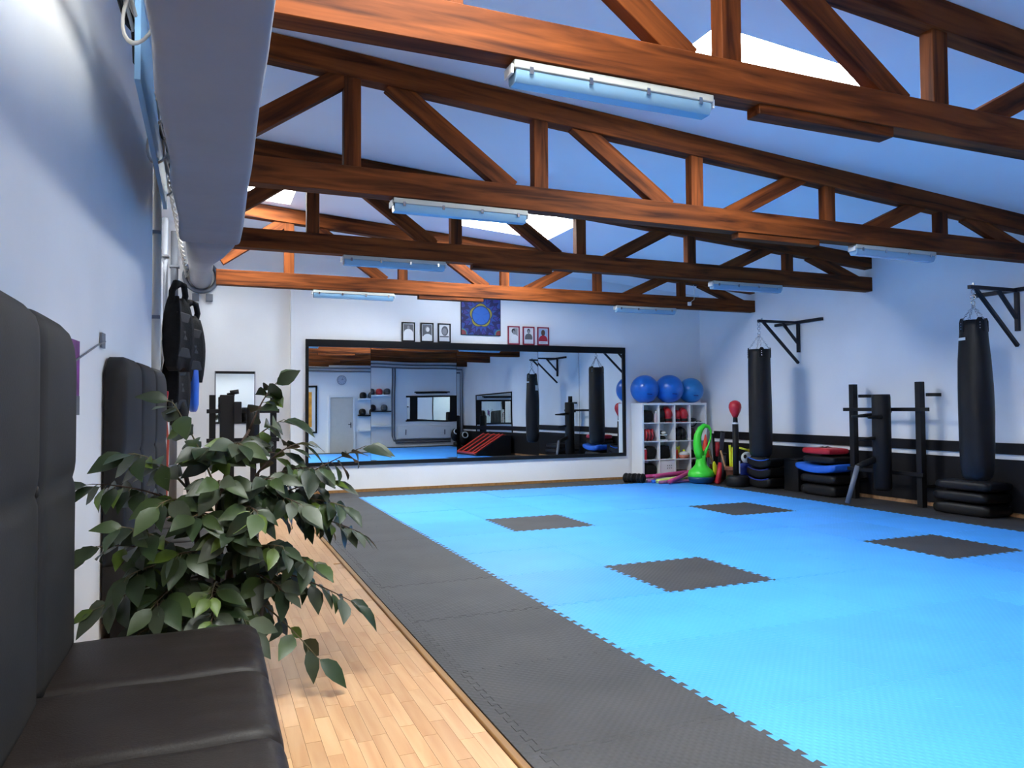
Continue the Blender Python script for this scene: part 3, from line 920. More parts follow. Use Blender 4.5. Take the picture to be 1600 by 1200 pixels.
obj('toe_stripe', ball((0, -.085, .055), (.05, .03, .03), 12), M['white_plastic'], t, smooth=True)
p = cell(2, 1)
glove(hide(p, -.055, .10), M['black_vinyl'], 'black glove on the left of a pair, second row of the cube shelf', .2, 0, 1.05)
glove(hide(p, .065, .11), M['black_vinyl'], 'black glove on the right of a pair, second row of the cube shelf', -.1, 0, 1.1)
p = cell(3, 1)
glove(hide(p, -.07, .11), M['maroon'], 'dark maroon glove behind the green toy handle', .1, 0, 1.1)
p = cell(0, 2)
lump('sports_bag', hide(p, .03, .14), (.24, .22, .25), M['black_cloth'], 'black soft bag beside a red bottle in the third row', 'bag', 5)
t = thing('drink_bottle', 'slim red bottle with pale cap left of a black bag', 'bottle', hide(p, -.12, .04))
obj('bottle_body', lathe([(.030, 0), (.033, .01), (.034, .15), (.024, .19)], 14), M['red'], t, smooth=True)
obj('cap', lathe([(.02, .19), (.02, .20), (.01, .215)], 12), M['white_plastic'], t, smooth=True)
p = cell(1, 2)
lump('sports_bag', hide(p, -.02, .14), (.27, .22, .26), M['black_cloth'], 'black rumpled bag in the third row, second compartment', 'bag', 8)
p = cell(2, 2)
t = thing('red_box', 'small red box standing at the left of the third row bowl', 'box', hide(p, -.12, .07))
obj('carton', span(-.035, .035, -.03, .05, 0, .16), M['red_orange'], t, bevel=.004)
obj('lid', span(-.036, .036, -.031, .051, .16, .175), M['coral'], t, bevel=.003)
t = thing('yellow_figure_toy', 'yellow spiky hand-shaped toy behind the pink bowl', 'toy', hide(p, -.03, .14))
obj('palm', ball((0, 0, .12), (.05, .03, .08), 12), M['yellow'], t, smooth=True)
for k in range(4):
    obj('finger', tube([(-.035 + .023 * k, 0, .16), (-.045 + .03 * k, 0, .225 + .02 * (k % 2))], [.014, .007], 8), M['yellow'], t, smooth=True)
t = thing('plastic_bowl', 'coral bowl with a white rounded lid in the third row', 'bowl', hide(p, .075, .09))
obj('bowl', lathe([(.075, 0), (.10, .02), (.112, .065)], 20), M['coral'], t, smooth=True)
obj('lid', lathe([(.113, .065), (.10, .10), (.06, .122), (.01, .13)], 20), M['white_plastic'], t, smooth=True)
obj('tag', box((0, -.0, .15), (.05, .02, .03)), M['yellow'], t, bevel=.004)
p = cell(3, 2)
lump('sports_bag', hide(p, -.09, .15), (.15, .2, .16), M['black_cloth'], 'small black bag in the third row partly hidden by the green toy', 'bag', 12)
p = cell(0, 3)
lump('sports_bag', hide(p, 0, .16), (.31, .26, .27), M['black_cloth'], 'large black bag filling the bottom left compartment', 'bag', 15)
p = cell(1, 3)
t = thing('storage_box', 'white storage box with six dark finger holes, bottom row', 'box', (p.x, SY + .012, p.z))
fp_ = obj('front_panel', span(-cwid / 2 + .006, cwid / 2 - .006, 0, .012, .003, chei - .008), M['white'], t, bevel=.002)
obj('bin', span(-cwid / 2 + .012, cwid / 2 - .012, .013, .33, .003, chei - .03), M['white'], t)
for k in range(6):
    obj('hole', box((.0 + .045 * (k % 3), -.001, .175 + .05 * (k // 3)), (.018, .004, .016)), M['print_grey'], fp_)
p = cell(2, 3)
t = thing('folded_towel', 'dull brown folded cloth low in the bottom row', 'towel', hide(p, 0, .15))
for k in range(3):
    obj('fold', pillow(.27, .22, .045, 4, .25), mat('dull_brown_cloth_%d' % k, (.10, .05, .045), .9), t, loc=(0, 0, .023 + .04 * k), smooth=True)
p = cell(3, 3)
lump('sports_bag', hide(p, 0, .16), (.28, .24, .25), M['black_cloth'], 'black bag in the bottom right compartment behind the green toy', 'bag', 21)

for k, (x, r, m, lab) in enumerate(((7.71, .268, 'ball', 'deep blue exercise ball on the left end of the cube shelf'),
                                    (8.235, .272, 'ball', 'blue exercise ball in the middle of three on the cube shelf'),
                                    (8.765, .245, 'ball_light', 'lighter blue exercise ball on the right end of the cube shelf'))):
    t = thing('exercise_ball', lab, 'ball', (x, 12.265 if k != 1 else 12.22, H_ - .003), 0, 'exercise balls on the cube shelf')
    bm = bmesh.new(); add_ball(bm, (0, 0, r), r, 48)
    for v in bm.verts:
        if v.co.z < .004: v.co.z = .004
    sk = obj('skin', bm, M[m], t, smooth=True)
    obj('valve_plug', box((-.05, -r * .955, r - .10), (.10, .02, .014), (.35, .08, -.1)), M['navy'], sk, bevel=.004)

# ------------------------------------------------------------------ foam noodles and rollers on the mats
def noodle(a, b, r, m, label, sag=0):
    a = Vector(a); b = Vector(b)
    t = thing('foam_noodle', label, 'noodle', ((a.x + b.x) / 2, (a.y + b.y) / 2, 0), 0, 'foam noodles in front of the cube shelf')
    o_ = Vector(t.location)
    pts = []
    for k in range(9):
        f = k / 8
        pts.append(a.lerp(b, f) - o_ + Vector((0, sag * math.sin(PI * f), 0)))
    obj('foam', tube(pts, r, 14), M[m], t, smooth=True)
    d = (pts[0] - pts[1]).normalized()
    obj('core_hole', tube([pts[0] - d * .002, pts[0] + d * .001], r * .38, 10), M['print_grey'], t)
    return t
noodle((7.55, 11.72, .115), (8.62, 11.96, .145), .040, 'pink', 'long pink foam noodle lying highest in the bunch', .02)
noodle((7.34, 11.96, .085), (8.4, 12.05, .100), .038, 'pink', 'pink foam noodle at the back reaching the dark roller')
noodle((7.53, 11.60, .034), (8.35, 11.74, .085), .038, 'lime', 'pale lime foam noodle in the middle of the bunch')
noodle((7.64, 11.38, .040), (8.40, 11.72, .20), .039, 'pink', 'pink foam noodle crossing in front of the others', -.03)
noodle((7.44, 11.78, .032), (8.4, 11.86, .032), .031, 'mauve', 'mauve foam noodle lying under the lime one')
noodle((7.50, 11.48, .031), (8.45, 11.50, .031), .030, 'mauve', 'dull mauve foam noodle lowest at the front')
noodle((7.46, 11.66, .031), (7.95, 11.70, .031), .030, 'blue_vinyl', 'short blue foam noodle end peeping out of the bunch')
for k, (x, y, lab) in enumerate(((7.16, 11.92, 'dark ribbed foam roller nearest the wall end'), (7.28, 11.80, 'dark ribbed foam roller in front of its twin'))):
    t = thing('foam_roller', lab, 'roller', (x, y, 0), 0, 'foam rollers by the mirror')
    obj('core', tube([(-.045, .10, .085), (.045, -.08, .085)], .082, 20), M['black_cloth'], t, smooth=True)
    for q in (-.045, 0, .045):
        obj('rib', add_torus(bmesh.new(), (q * .8, .01 - q * 1.6, .086), .078, .012, (.09, -.18, 0), 20, 6), M['black_vinyl'], t, smooth=True)

# ------------------------------------------------------------------ green bell with handle
gb = thing('bell_toy', 'big lime green bell-shaped toy with a loop handle and dark blue base', 'toy', (8.27, 11.30, 0))
obj('base', lathe([(.16, 0), (.205, .02), (.228, .07), (.232, .12)], 28), M['dark_teal'], gb, smooth=True)
obj('body', lathe([(.232, .12), (.235, .16), (.215, .22), (.15, .275), (.105, .33), (.085, .42), (.088, .50)], 28), M['green'], gb, smooth=True)
pts = [(-.01, 0, .46), (-.05, 0, .58), (-.075, 0, .72), (-.06, 0, .86), (.0, -.0, .975), (.07, -.02, 1.035), (.145, -.04, 1.02), (.19, -.05, .94), (.185, -.05, .82), (.14, -.04, .68), (.085, -.02, .56), (.03, 0, .46)]
obj('handle', tube(pts, [.085, .080, .074, .066, .056, .045, .030, .018, .014, .016, .035, .06], 14), M['green'], gb, smooth=True)
cone = thing('marker_cone', 'red cone hanging behind the loop of the green toy', 'cone', (8.60, 11.60, 0))
obj('cone_body', lathe([(.095, .44), (.09, .47), (.05, .66), (.012, .86)], 18), M['red_orange'], cone, smooth=True)
obj('stand_tube', lathe([(.06, 0), (.03, .03), (.02, .44)], 12), M['black'], cone)
ov = thing('yellow_paddle', 'yellow oval paddle leaning on the green toy', 'paddle', (8.46, 11.15, 0))
obj('blade', ball((0, 0, .27), (.045, .02, .13), 16, (0, -.15, 0)), M['yellow'], ov, smooth=True)
obj('grip', tube([(.015, 0, .15), (.03, 0, 0)], .014, 8), M['black'], ov)

# ------------------------------------------------------------------ pots of training weapons
def pot(x, y, label, s=1.0):
    t = thing('clay_pot', label, 'pot', (x, y, 0), 0, 'clay pots with training sticks')
    bm = lathe([(.105 * s, 0), (.112 * s, .02), (.135 * s, .25 * s), (.150 * s, .26 * s), (.152 * s, .33 * s), (.130 * s, .33 * s), (.118 * s, .05)], 24)
    obj('pot_body', bm, M['terracotta'], t, smooth=True)
    obj('pot_band', add_torus(bmesh.new(), (0, 0, .265 * s), .146 * s, .010, (0, 0, 1), 24, 6), M['terracotta'], t, smooth=True)
    return t
pot(8.72, 11.42, 'brown pot holding black and grey training sticks', .95)
pot(8.70, 10.95, 'brown pot behind the red ball stand holding yellow sticks', .95)
def stick(name, a, b, r, m, label, grip=None, cat='stick', flat=False):
    a = Vector(a); b = Vector(b)
    t = thing(name, label, cat, a, 0, 'training sticks in the clay pots')
    d = b - a
    if flat:
        q = Vector((0, 0, 1)).rotation_difference(d)
        obj('shaft', box((d.x / 2, d.y / 2, d.z / 2), (r * 2, r * .7, d.length), q.to_euler()), M[m], t, bevel=.004)
    else:
        obj('shaft', tube([(0, 0, 0), d * .5, d], r, 10), M[m], t, smooth=True)
    if grip:
        obj('grip', tube([d * .62, d * .8, d * 1.0 + d.normalized() * .003], [r * 1.35, r * 1.5, r * 1.35], 10), M[grip], t, smooth=True)
    else:
        obj('tip', tube([d * .985, d * 1.006], r * 1.12, 10), M['black'], t, smooth=True)
    return t
stick('training_stick', (8.70, 11.46, .06), (8.62, 11.40, .88), .022, 'black', 'thin black stick standing upright in the left pot')
stick('training_paddle', (8.74, 11.42, .06), (8.78, 11.32, .92), .042, 'grey_stick', 'tall flat grey paddle, the highest thing in the left pot', None, 'paddle', True)
stick('training_stick', (8.68, 11.38, .06), (8.55, 11.44, .60), .02, 'wood_stick', 'pale wooden stick leaning left out of the left pot')
stick('training_stick', (8.76, 11.46, .06), (8.70, 11.38, .72), .03, 'black', 'black baton with a red top beside the grey paddle', 'red')
stick('training_stick', (8.80, 11.36, .06), (8.90, 11.10, .70), .032, 'black', 'black baton with a thick red grip between the two pots', 'red')
stick('training_stick', (8.78, 11.34, .06), (8.70, 11.20, .52), .05, 'grey_stick', 'short thick grey baton low in the left pot')
for k, (dx, dy, z) in enumerate(((-.02, .02, .70), (.03, -.06, .68), (.06, -.10, .71), (0.02, -.02, .66))):
    stick('yellow_stick', (8.69 + dx * .5, 10.97 + dy * .3, .05), (8.69 + dx, 10.97 + dy, z), .022, 'yellow', ['yellow foam stick furthest left of the bunch in the right pot', 'yellow foam stick second from the left in the right pot', 'tallest yellow foam stick, rightmost in the right pot', 'shortest yellow foam stick half hidden in the right pot'][k])
stick('training_stick', (8.64, 10.98, .05), (8.55, 11.10, .60), .018, 'wood_stick', 'pale wooden stick left of the yellow sticks')
stick('training_stick', (8.73, 10.92, .05), (8.68, 10.86, .46), .03, 'red_orange', 'short orange-red stick below the yellow sticks')
rs = thing('red_baton', 'red padded baton leaning on the floor between the two pots', 'baton', (8.42, 11.02, 0))
obj('shaft', tube([(0, 0, .035), (.05, .02, .20), (.10, .05, .37)], [.050, .046, .036], 14), M['red'], rs, smooth=True)
obj('end_cap', ball((-.004, 0, .035), (.049, .049, .034), 12), M['red'], rs, smooth=True)

# speed ball stand
sp = thing('speed_ball_stand', 'red pear-shaped speed ball on a black pole with a round black base', 'punch ball', (8.50, 10.57, 0))
obj('base', lathe([(.18, 0), (.20, .02), (.20, .15), (.18, .185), (.05, .195)], 36), M['black_vinyl'], sp, smooth=True)
obj('pole', tube([(-.02, .02, .19), (-.02, .02, .62), (-.02, .02, 1.075)], .052, 16), M['black'], sp, smooth=True)
obj('collar_ring', lathe([(.050, 1.075), (.052, 1.08), (.052, 1.10), (.050, 1.105)], 16, (-.02, .02, 0)), M['white_plastic'], sp)
obj('neck', tube([(-.02, .02, 1.105), (-.02, .02, 1.20)], [.042, .038], 14), M['black'], sp, smooth=True)
obj('ball', lathe([(.040, 1.19), (.058, 1.23), (.092, 1.30), (.108, 1.36), (.105, 1.41), (.082, 1.455), (.04, 1.48), (.005, 1.487)], 24, (-.02, .02, 0)), M['red'], sp, smooth=True)
obj('floor_label', box((.01, -.04, .33), (.025, .006, .22)), M['white_plastic'], sp, bevel=.002)

bk = thing('blue_bucket', 'dark blue bucket stuffed with a blue cloth behind the speed ball base', 'bucket', (8.84, 10.72, 0))
obj('bucket_body', lathe([(.11, 0), (.115, .01), (.14, .30), (.148, .305), (.148, .32), (.13, .32), (.10, .03)], 24), M['navy'], bk, smooth=True)
obj('cloth', ball((0, 0, .34), (.14, .13, .06), 14), M['navy'], bk, smooth=True)
obj('handle', add_torus(bmesh.new(), (0, 0, .30), .145, .006, (0.3, 1, .2), 20, 6, arc=PI), M['blue_vinyl'], bk, smooth=True)
fb = thing('toy_ball', 'white ball with brown patches on top of the blue bucket', 'ball', (8.83, 10.72, .38))
sk = obj('skin', ball((0, 0, .095), .105, 20), M['white_plastic'], fb, smooth=True)
for a in ((-.085, -.05, .12), (.02, -.095, .10), (.06, -.07, .16)):
    obj('patch', ball(a, (.032, .026, .036), 10), M['stem'], sk, smooth=True)
yt = thing('yellow_tube', 'amber and yellow tube lying over the ball and bucket', 'tube', (8.83, 10.68, .60))
obj('tube_end', tube([(-.12, .10, .05), (-.02, 0, .01)], .018, 10), M['yellow'], yt, smooth=True)
obj('tube_body', tube([(-.02, 0, .01), (.06, -.10, .005), (.09, -.16, .05)], .026, 10), M['amber'], yt, smooth=True)

# ------------------------------------------------------------------ heavy bags on brackets
def bracket(y, label):
    z = 2.80
    t = thing('bag_bracket', label, 'bracket', (XR - .004, y, z), 0, 'wall brackets for the heavy bags')
    obj('arm', span(-.86, 0, -.022, .022, -.045, 0), M['steel_black'], t, bevel=.003)
    obj('wall_post', span(-.045, 0, -.024, .024, -.52, -.045), M['steel_black'], t, bevel=.003)
    obj('wall_bar', span(-.05, -.001, -.54, .54, -.04, .010), M['steel_black'], t, bevel=.003)
    def strut(nm, a, b):
        a = Vector(a); b = Vector(b); d = b - a
        obj(nm, box((a + b) / 2, (d.length, .04, .04), (0, -math.atan2(d.z, d.x), 0)), M['steel_black'], t, bevel=.003)
    strut('strut', (-.76, 0, -.03), (-.03, 0, -.70))
    strut('brace', (-.36, 0, -.03), (-.04, 0, -.36))
    obj('bolt', box((-.78, 0, .01), (.02, .02, .04)), M['chrome'], t)
    return t
bracket(9.80, 'black steel wall bracket carrying the heavy bag nearer the cube shelf')
bracket(6.13, 'black steel wall bracket carrying the heavy bag at the right edge')
def heavy_bag(x, y, zb, zt, prof, label, chain_top, nflap, label_spots, sag):
    t = thing('heavy_bag', label, 'punch bag', (x, y, 0), 0, 'heavy bags by the side wall')
    def wob(a, i):
        return 1 + sag * .02 * math.sin(3 * a + i) + sag * .012 * math.sin(7 * a + 1.3 * i)
    bm = lathe(prof, 40, wob=wob)
    bb = obj('bag_body', bm, M['black_vinyl'], t, smooth=True)
    rt_ = prof[-1][0]
    for k in range(4):
        a = PI / 4 + k * PI / 2 + .3
        pa = Vector((rt_ * .98 * math.cos(a), rt_ * .98 * math.sin(a), zt))
        top = Vector((0, 0, chain_top - .20))
        d = top - pa
        bm = bmesh.new()
        n = max(6, int(d.length / .03))
        for j in range(n):
            c_ = pa + d * ((j + .5) / n)
            sd = d.normalized().cross(Vector((math.cos(j * 1.57 + a), math.sin(j * 1.57 + a), .1))).normalized()
            add_torus(bm, c_, .013, .0035, sd, 8, 4, ell=(1, 1))
        obj('chain', bm, M['chrome'], t)
        fp = add_prism(bmesh.new(), [(-.05, -.14), (.05, -.14), (.05, -.02), (.02, .025), (-.02, .025), (-.05, -.02)], -.004, .004)
        obj('strap_flap', fp, M['black'], t, loc=(rt_ * 1.03 * math.cos(a), rt_ * 1.03 * math.sin(a), zt), rot=(0, 0, a + PI / 2))
        for q in range(3):
            obj('rivet', ball((rt_ * 1.06 * math.cos(a), rt_ * 1.06 * math.sin(a), zt - .035 - .032 * q), .008, 8), M['chrome'], bb)
    bm = bmesh.new()
    add_torus(bm, (0, 0, chain_top - .17), .030, .007, (0, 1, 0), 14, 6)
    add_torus(bm, (0, 0, chain_top - .10), .022, .006, (1, 0, 0), 12, 6, ell=(1, 1.5))
    add_torus(bm, (0, 0, chain_top - .035), .028, .006, (0, 1, 0), 14, 6)
    obj('swivel_hook', bm, M['chrome'], t)
    for (a, z, ww, hh, r_) in label_spots:
        obj('maker_label', box((r_ * math.cos(a), r_ * math.sin(a), z), (.004, ww, hh), (0, 0, a)), M['white_plastic'], bb)
    return t
PA = [(.03, .555), (.13, .56), (.168, .60), (.178, .68), (.183, 1.0), (.182, 1.4), (.178, 1.8), (.176, 2.1), (.172, 2.24), (.168, 2.31)]
heavy_bag(8.35, 9.80, .57, 2.31, PA, 'straight black heavy bag hanging near the cube shelf', 2.755, 4, [], .5)
PB = [(.03, .49), (.12, .50), (.160, .55), (.176, .68), (.184, 1.0), (.187, 1.3), (.183, 1.6), (.170, 1.9), (.154, 2.15), (.142, 2.30), (.134, 2.38)]
heavy_bag(8.40, 6.13, .5, 2.38, PB, 'long creased black heavy bag hanging at the right edge', 2.755, 4, [(-3.42, 2.16, .11, .032, .156), (1.2, 2.0, .10, .14, .172)], 1.6)

# ------------------------------------------------------------------ stacks of pads along the right wall
def pad(x, y, z, sx, sy, sz, m, label, rz=0.0, bend=0.0, group='kick pads stacked along the side wall', edge=None):
    t = thing('kick_pad', label, 'pad', (x, y, z), rz, group)
    bm = pillow(sx, sy, sz, 8, .22)
    for v in bm.verts:
        v.co.z += sz / 2
        if bend: v.co.z += bend * ((2 * v.co.y / sy) ** 2)
    obj('pad_body', bm, M[m], t, smooth=True)
    if edge:
        pts = [(-sx / 2 * .96, sy / 2 * f, sz * .93 + bend * f * f) for f in [-.9 + .2 * k for k in range(10)]]
        obj('piping', tube(pts, .010, 6), M[edge], t, smooth=True)
    for s in (-1, 1):
        obj('grip_strap', tube([(sx * .12 * s, -sy * .2, sz * .86 + bend * .16), (sx * .12 * s, 0, sz * 1.0 + .010), (sx * .12 * s, sy * .2, sz * .86 + bend * .16)], .012, 6), M['black'], t, smooth=True)
    return t
pad(8.80, 10.18, 0.0, .40, .56, .15, 'black_vinyl', 'curved black kick pad at the bottom of the stack under the heavy bag', 0, .05, edge='navy')
pad(8.80, 10.18, .165, .40, .56, .15, 'black_vinyl', 'curved black kick pad in the middle of the stack under the heavy bag', 0, .05, edge='navy')
pad(8.80, 10.18, .335, .38, .55, .14, 'black_vinyl', 'blue-edged curved black kick pad topping the stack under the heavy bag', 0, .05, edge='blue_vinyl')
t = thing('plyo_box', 'plain black box beside the curved kick pads', 'box', (8.98, 9.62, 0))
obj('box_body', span(-.18, .18, -.16, .16, 0, .50), M['wainscot'], t, bevel=.008)
obj('lid', span(-.185, .185, -.165, .165, .502, .525), M['wainscot'], t, bevel=.006)
pad(8.90, 8.94, 0.0, .44, .68, .17, 'black_vinyl', 'flat black pad at the bottom of the blue and red pad stack')
pad(8.90, 8.94, .19, .44, .68, .14, 'black_vinyl', 'black pad just under the blue pad')
pad(8.86, 8.94, .345, .46, .78, .12, 'blue_vinyl', 'sagging bright blue kick pad in the pad stack', .03, .05)
pad(8.90, 8.94, .500, .40, .62, .11, 'black_vinyl', 'black pad between the blue and the red pad')
pad(8.88, 8.96, .635, .38, .58, .10, 'red', 'red and black kick pad topping the pad stack', -.06)
pad(8.95, 6.62, 0.0, .44, .74, .15, 'black_vinyl', 'black pad at the bottom of the stack beneath the creased heavy bag', .02)
pad(8.95, 6.62, .165, .44, .74, .13, 'black_vinyl', 'black pad in the middle of the stack beneath the creased heavy bag', -.03)
pad(8.95, 6.60, .31, .42, .72, .12, 'black_vinyl', 'black pad on top of the stack beneath the creased heavy bag', .03)

# ------------------------------------------------------------------ wooden dummy on its frame
wd = thing('wooden_dummy', 'black wooden training dummy with arms and one leg on a post frame', 'training dummy', (8.95, 7.86, 0))
for y in (.60, -.53):
    obj('frame_post', span(-.045, .045, y - .042, y + .042, 0, 1.70), M['black'], wd, bevel=.004)
    obj('wall_brace', span(.0, .25, y - .13, y - .09, 1.50, 1.545), M['black'], wd, bevel=.003)
    obj('brace_foot', span(.05, .24, y - .03, y + .03, 0.26, .30), M['black'], wd, bevel=.003)
obj('cross_slat', span(-.085, -.055, -.72, .72, 1.30, 1.35), M['black'], wd, bevel=.003)
obj('cross_slat', span(-.085, -.055, -.62, .66, .42, .47), M['black'], wd, bevel=.003)
obj('trunk', lathe([(.10, .20), (.118, .23), (.122, .9), (.122, 1.50), (.116, 1.535)], 28, (-.24, -.11, 0)), M['black'], wd, smooth=True)
def arm(nm, pts, r, m='black'):
    obj(nm, tube(pts, r, 12), M[m], wd, smooth=True)
arm('arm', [(-.26, -.04, 1.25), (-.60, .06, 1.23)], [.034, .018])
arm('arm', [(-.26, -.17, 1.22), (-.60, -.22, 1.22)], [.034, .018])
arm('arm', [(-.27, -.10, .93), (-.60, -.06, .91)], [.034, .018])
arm('leg', [(-.26, -.09, .66), (-.52, -.03, .56), (-.60, -.02, .54)], [.05, .045, .04])
arm('shin', [(-.60, -.02, .55), (-.72, .06, .03)], [.034, .034], 'grey_metal')
arm('spigot', [(-.13, -.11, 1.30), (-.07, -.11, 1.30)], [.03, .03])

# ------------------------------------------------------------------ tufted leather benches (local: x out of the wall, y along it)
def back_cushion(L, first, last, zlo=.44, zhi=1.72, thick=.115):
    """one upright section with a horizontal tuft line and a button in each seam"""
    ny, nz = 18, 40
    bm = bmesh.new(); grid = []
    zc = 1.12
    for j in range(nz + 1):
        row = []
        v = j / nz; z = zlo + (zhi - zlo) * v
        for i_ in range(ny + 1):
            u = i_ / ny; y = u * L
            e = min(u, 1 - u) * L
            dz = min(zhi - z, z - zlo); dc = abs(z - zc)
            q = thick - .022 * math.exp(-e / .016) - .018 * math.exp(-dc / .014) + .010 * math.sin(PI * u) * (1 - math.exp(-dc / .10))
            q -= .045 * math.exp(-(zhi - z) / .03)
            yy, zz = y, z
            if first and u < .25: zz -= (.10 * (1 - u / .25) ** 2) * max(0, (v - .75) / .25)
            if last and u > .75: zz -= (.10 * ((u - .75) / .25) ** 2) * max(0, (v - .75) / .25)
            q += .004 * math.sin(9 * z + 5 * y) * math.sin(PI * u)
            row.append(bm.verts.new((q, yy, zz)))
        grid.append(row)
    for j in range(nz):
        for i_ in range(ny):
            bm.faces.new((grid[j][i_], grid[j][i_ + 1], grid[j + 1][i_ + 1], grid[j + 1][i_]))
    # sides and back
    loop = grid[0] + [r[-1] for r in grid[1:]] + grid[-1][::-1][1:] + [r[0] for r in grid[::-1][1:-1]]
    bk = [bm.verts.new((0, v.co.y, v.co.z)) for v in loop]
    n = len(loop)
    for k in range(n): bm.faces.new((loop[k], bk[k], bk[(k + 1) % n], loop[(k + 1) % n]))
    bm.faces.new(bk)
    return bm
def seat_cushion(L, depth, zt=.452, zb=.10, k=0):
    bm = bmesh.new()
    nx, ny = 26, 16; top = []
    for i_ in range(nx + 1):
        row = []
        for j in range(ny + 1):
            u, v = i_ / nx, j / ny
            e = min(v, 1 - v) * L; f = (1 - u) * depth
            z = zt - .016 * math.exp(-e / .012) - .030 * math.exp(-f / .022) + .006 * math.sin(PI * v)
            z += .0035 * math.sin(26 * v + 3 * k) * math.exp(-f / .18) + .002 * math.sin(13 * u + 7 * v + k)
            row.append(bm.verts.new((u * depth, v * L, z)))
        top.append(row)
    for i_ in range(nx):
        for j in range(ny):
            bm.faces.new((top[i_][j], top[i_ + 1][j], top[i_ + 1][j + 1], top[i_][j + 1]))
    # bulging front
    fr = [top[-1]]
    for h, z in ((.014, zt - .06), (.022, zt - .14), (.018, zt - .24), (.0, zb)):
        fr.append([bm.verts.new((depth + h - .012 * math.exp(-min(j / ny, 1 - j / ny) * L / .012), j / ny * L, z)) for j in range(ny + 1)])
    for a, b in zip(fr, fr[1:]):
        for j in range(ny): bm.faces.new((a[j], b[j], b[j + 1], a[j + 1]))
    for j in (0, ny):
        edge = [r[j] for r in top] + [f[j] for f in fr[1:]]
        o0 = bm.verts.new((0, j / ny * L, zb))
        bm.faces.new(edge + [o0])
    return bm
def bench(name, label, loc, rz, nback, L, seatL, depth, y_seat0):
    t = thing(name, label, 'bench', loc, rz, 'tufted leather benches along the left wall')
    for k in range(nback):
        obj('back_cushion', back_cushion(L - .004, k == 0, k == nback - 1), M['leather_back'], t, loc=(0, k * L + .002, 0), smooth=True)
        if k:
            obj('button', ball((.098, k * L, 1.12), (.012, .016, .022), 12), M['leather_back'], t, smooth=True)
    ns = len(seatL); y = y_seat0
    for k, l_ in enumerate(seatL):
        obj('seat_cushion', seat_cushion(l_ - .003, depth, k=k), M['leather'], t, loc=(.0, y, 0), smooth=True); y += l_
    obj('plinth', span(.04, depth - .03, y_seat0 + .03, y - .03, ZF, .10), M['black'], t)
    return t
# front bench: sections end at y = 3.50
bench('tufted_bench', 'dark leather bench with tall tufted back in the foreground, left edge', (-0.615, 1.40, 0), 0, 3, 0.72, [.30, .60, .60, .62], 0.815, 0.0)
bench('tufted_bench', 'second tufted bench behind the leafy plant, further along the left wall', (-0.585, 5.14, 0), -0.067, 3, 0.70, [.70, .70, .70], 0.86, 0.0)

# poster sliver, hook and cord on the wall between the benches
po = thing('purple_poster', 'purple and dark poster edge on the wall behind the front bench', 'poster', (lwall(4.42) + .004, 4.42, 1.55), -0.067)
obj('sheet', span(-.001, .003, -.42, .12, -.19, .20), M['purple'], po)
obj('lower_band', span(.003, .005, -.42, .12, -.19, -.09), M['print_grey'], po)
hk = thing('hanging_cord', 'thin grey cord sagging from a small hook above the second bench', 'cord', (lwall(4.5) + .01, 4.5, 1.70), -0.067)
obj('cord', tube([(.02, -.55, .02), (.02, -.45, -.01), (.01, -.30, -.045), (.012, -.12, -.06), (.012, .10, -.01), (.012, .40, .06), (.012, .62, .10)], .005, 6), M['grey_metal'], hk, smooth=True)
obj('hook_plate', span(-.006, .006, .56, .66, .06, .15), M['grey_metal'], hk)

# ------------------------------------------------------------------ artificial ficus in a black planter
PX, PY = 0.05, 4.12
fic = thing('potted_ficus', 'leafy green ficus plant in a black planter between the two benches', 'plant', (PX, PY, ZF))
obj('planter', lathe([(.17, 0), (.185, .01), (.23, .42), (.235, .44), (.215, .44), (.205, .40)], 28), M['black'], fic, smooth=True)
obj('soil', lathe([(.20, .37), (.20, .39), (.02, .40)], 20), M['stem'], fic)
Lr = random.Random(21)
def lw(x, y, z): return Vector((x - PX, y - PY, z - ZF))
trunks = [[(0.02, 4.12, .30), (.06, 4.12, .62), (.05, 4.10, .90), (.10, 4.09, 1.10), (.20, 4.10, 1.28)],
          [(0.07, 4.14, .30), (.12, 4.15, .60), (.20, 4.14, .85), (.24, 4.12, 1.05)],
          [(0.0, 4.10, .30), (-.03, 4.08, .60), (-.06, 4.08, .85), (-.10, 4.08, 1.05)]]
for tr_ in trunks:
    obj('trunk', tube([lw(*p) for p in tr_], [.020, .018, .015, .011, .007][:len(tr_)], 8), M['stem'], fic, smooth=True)
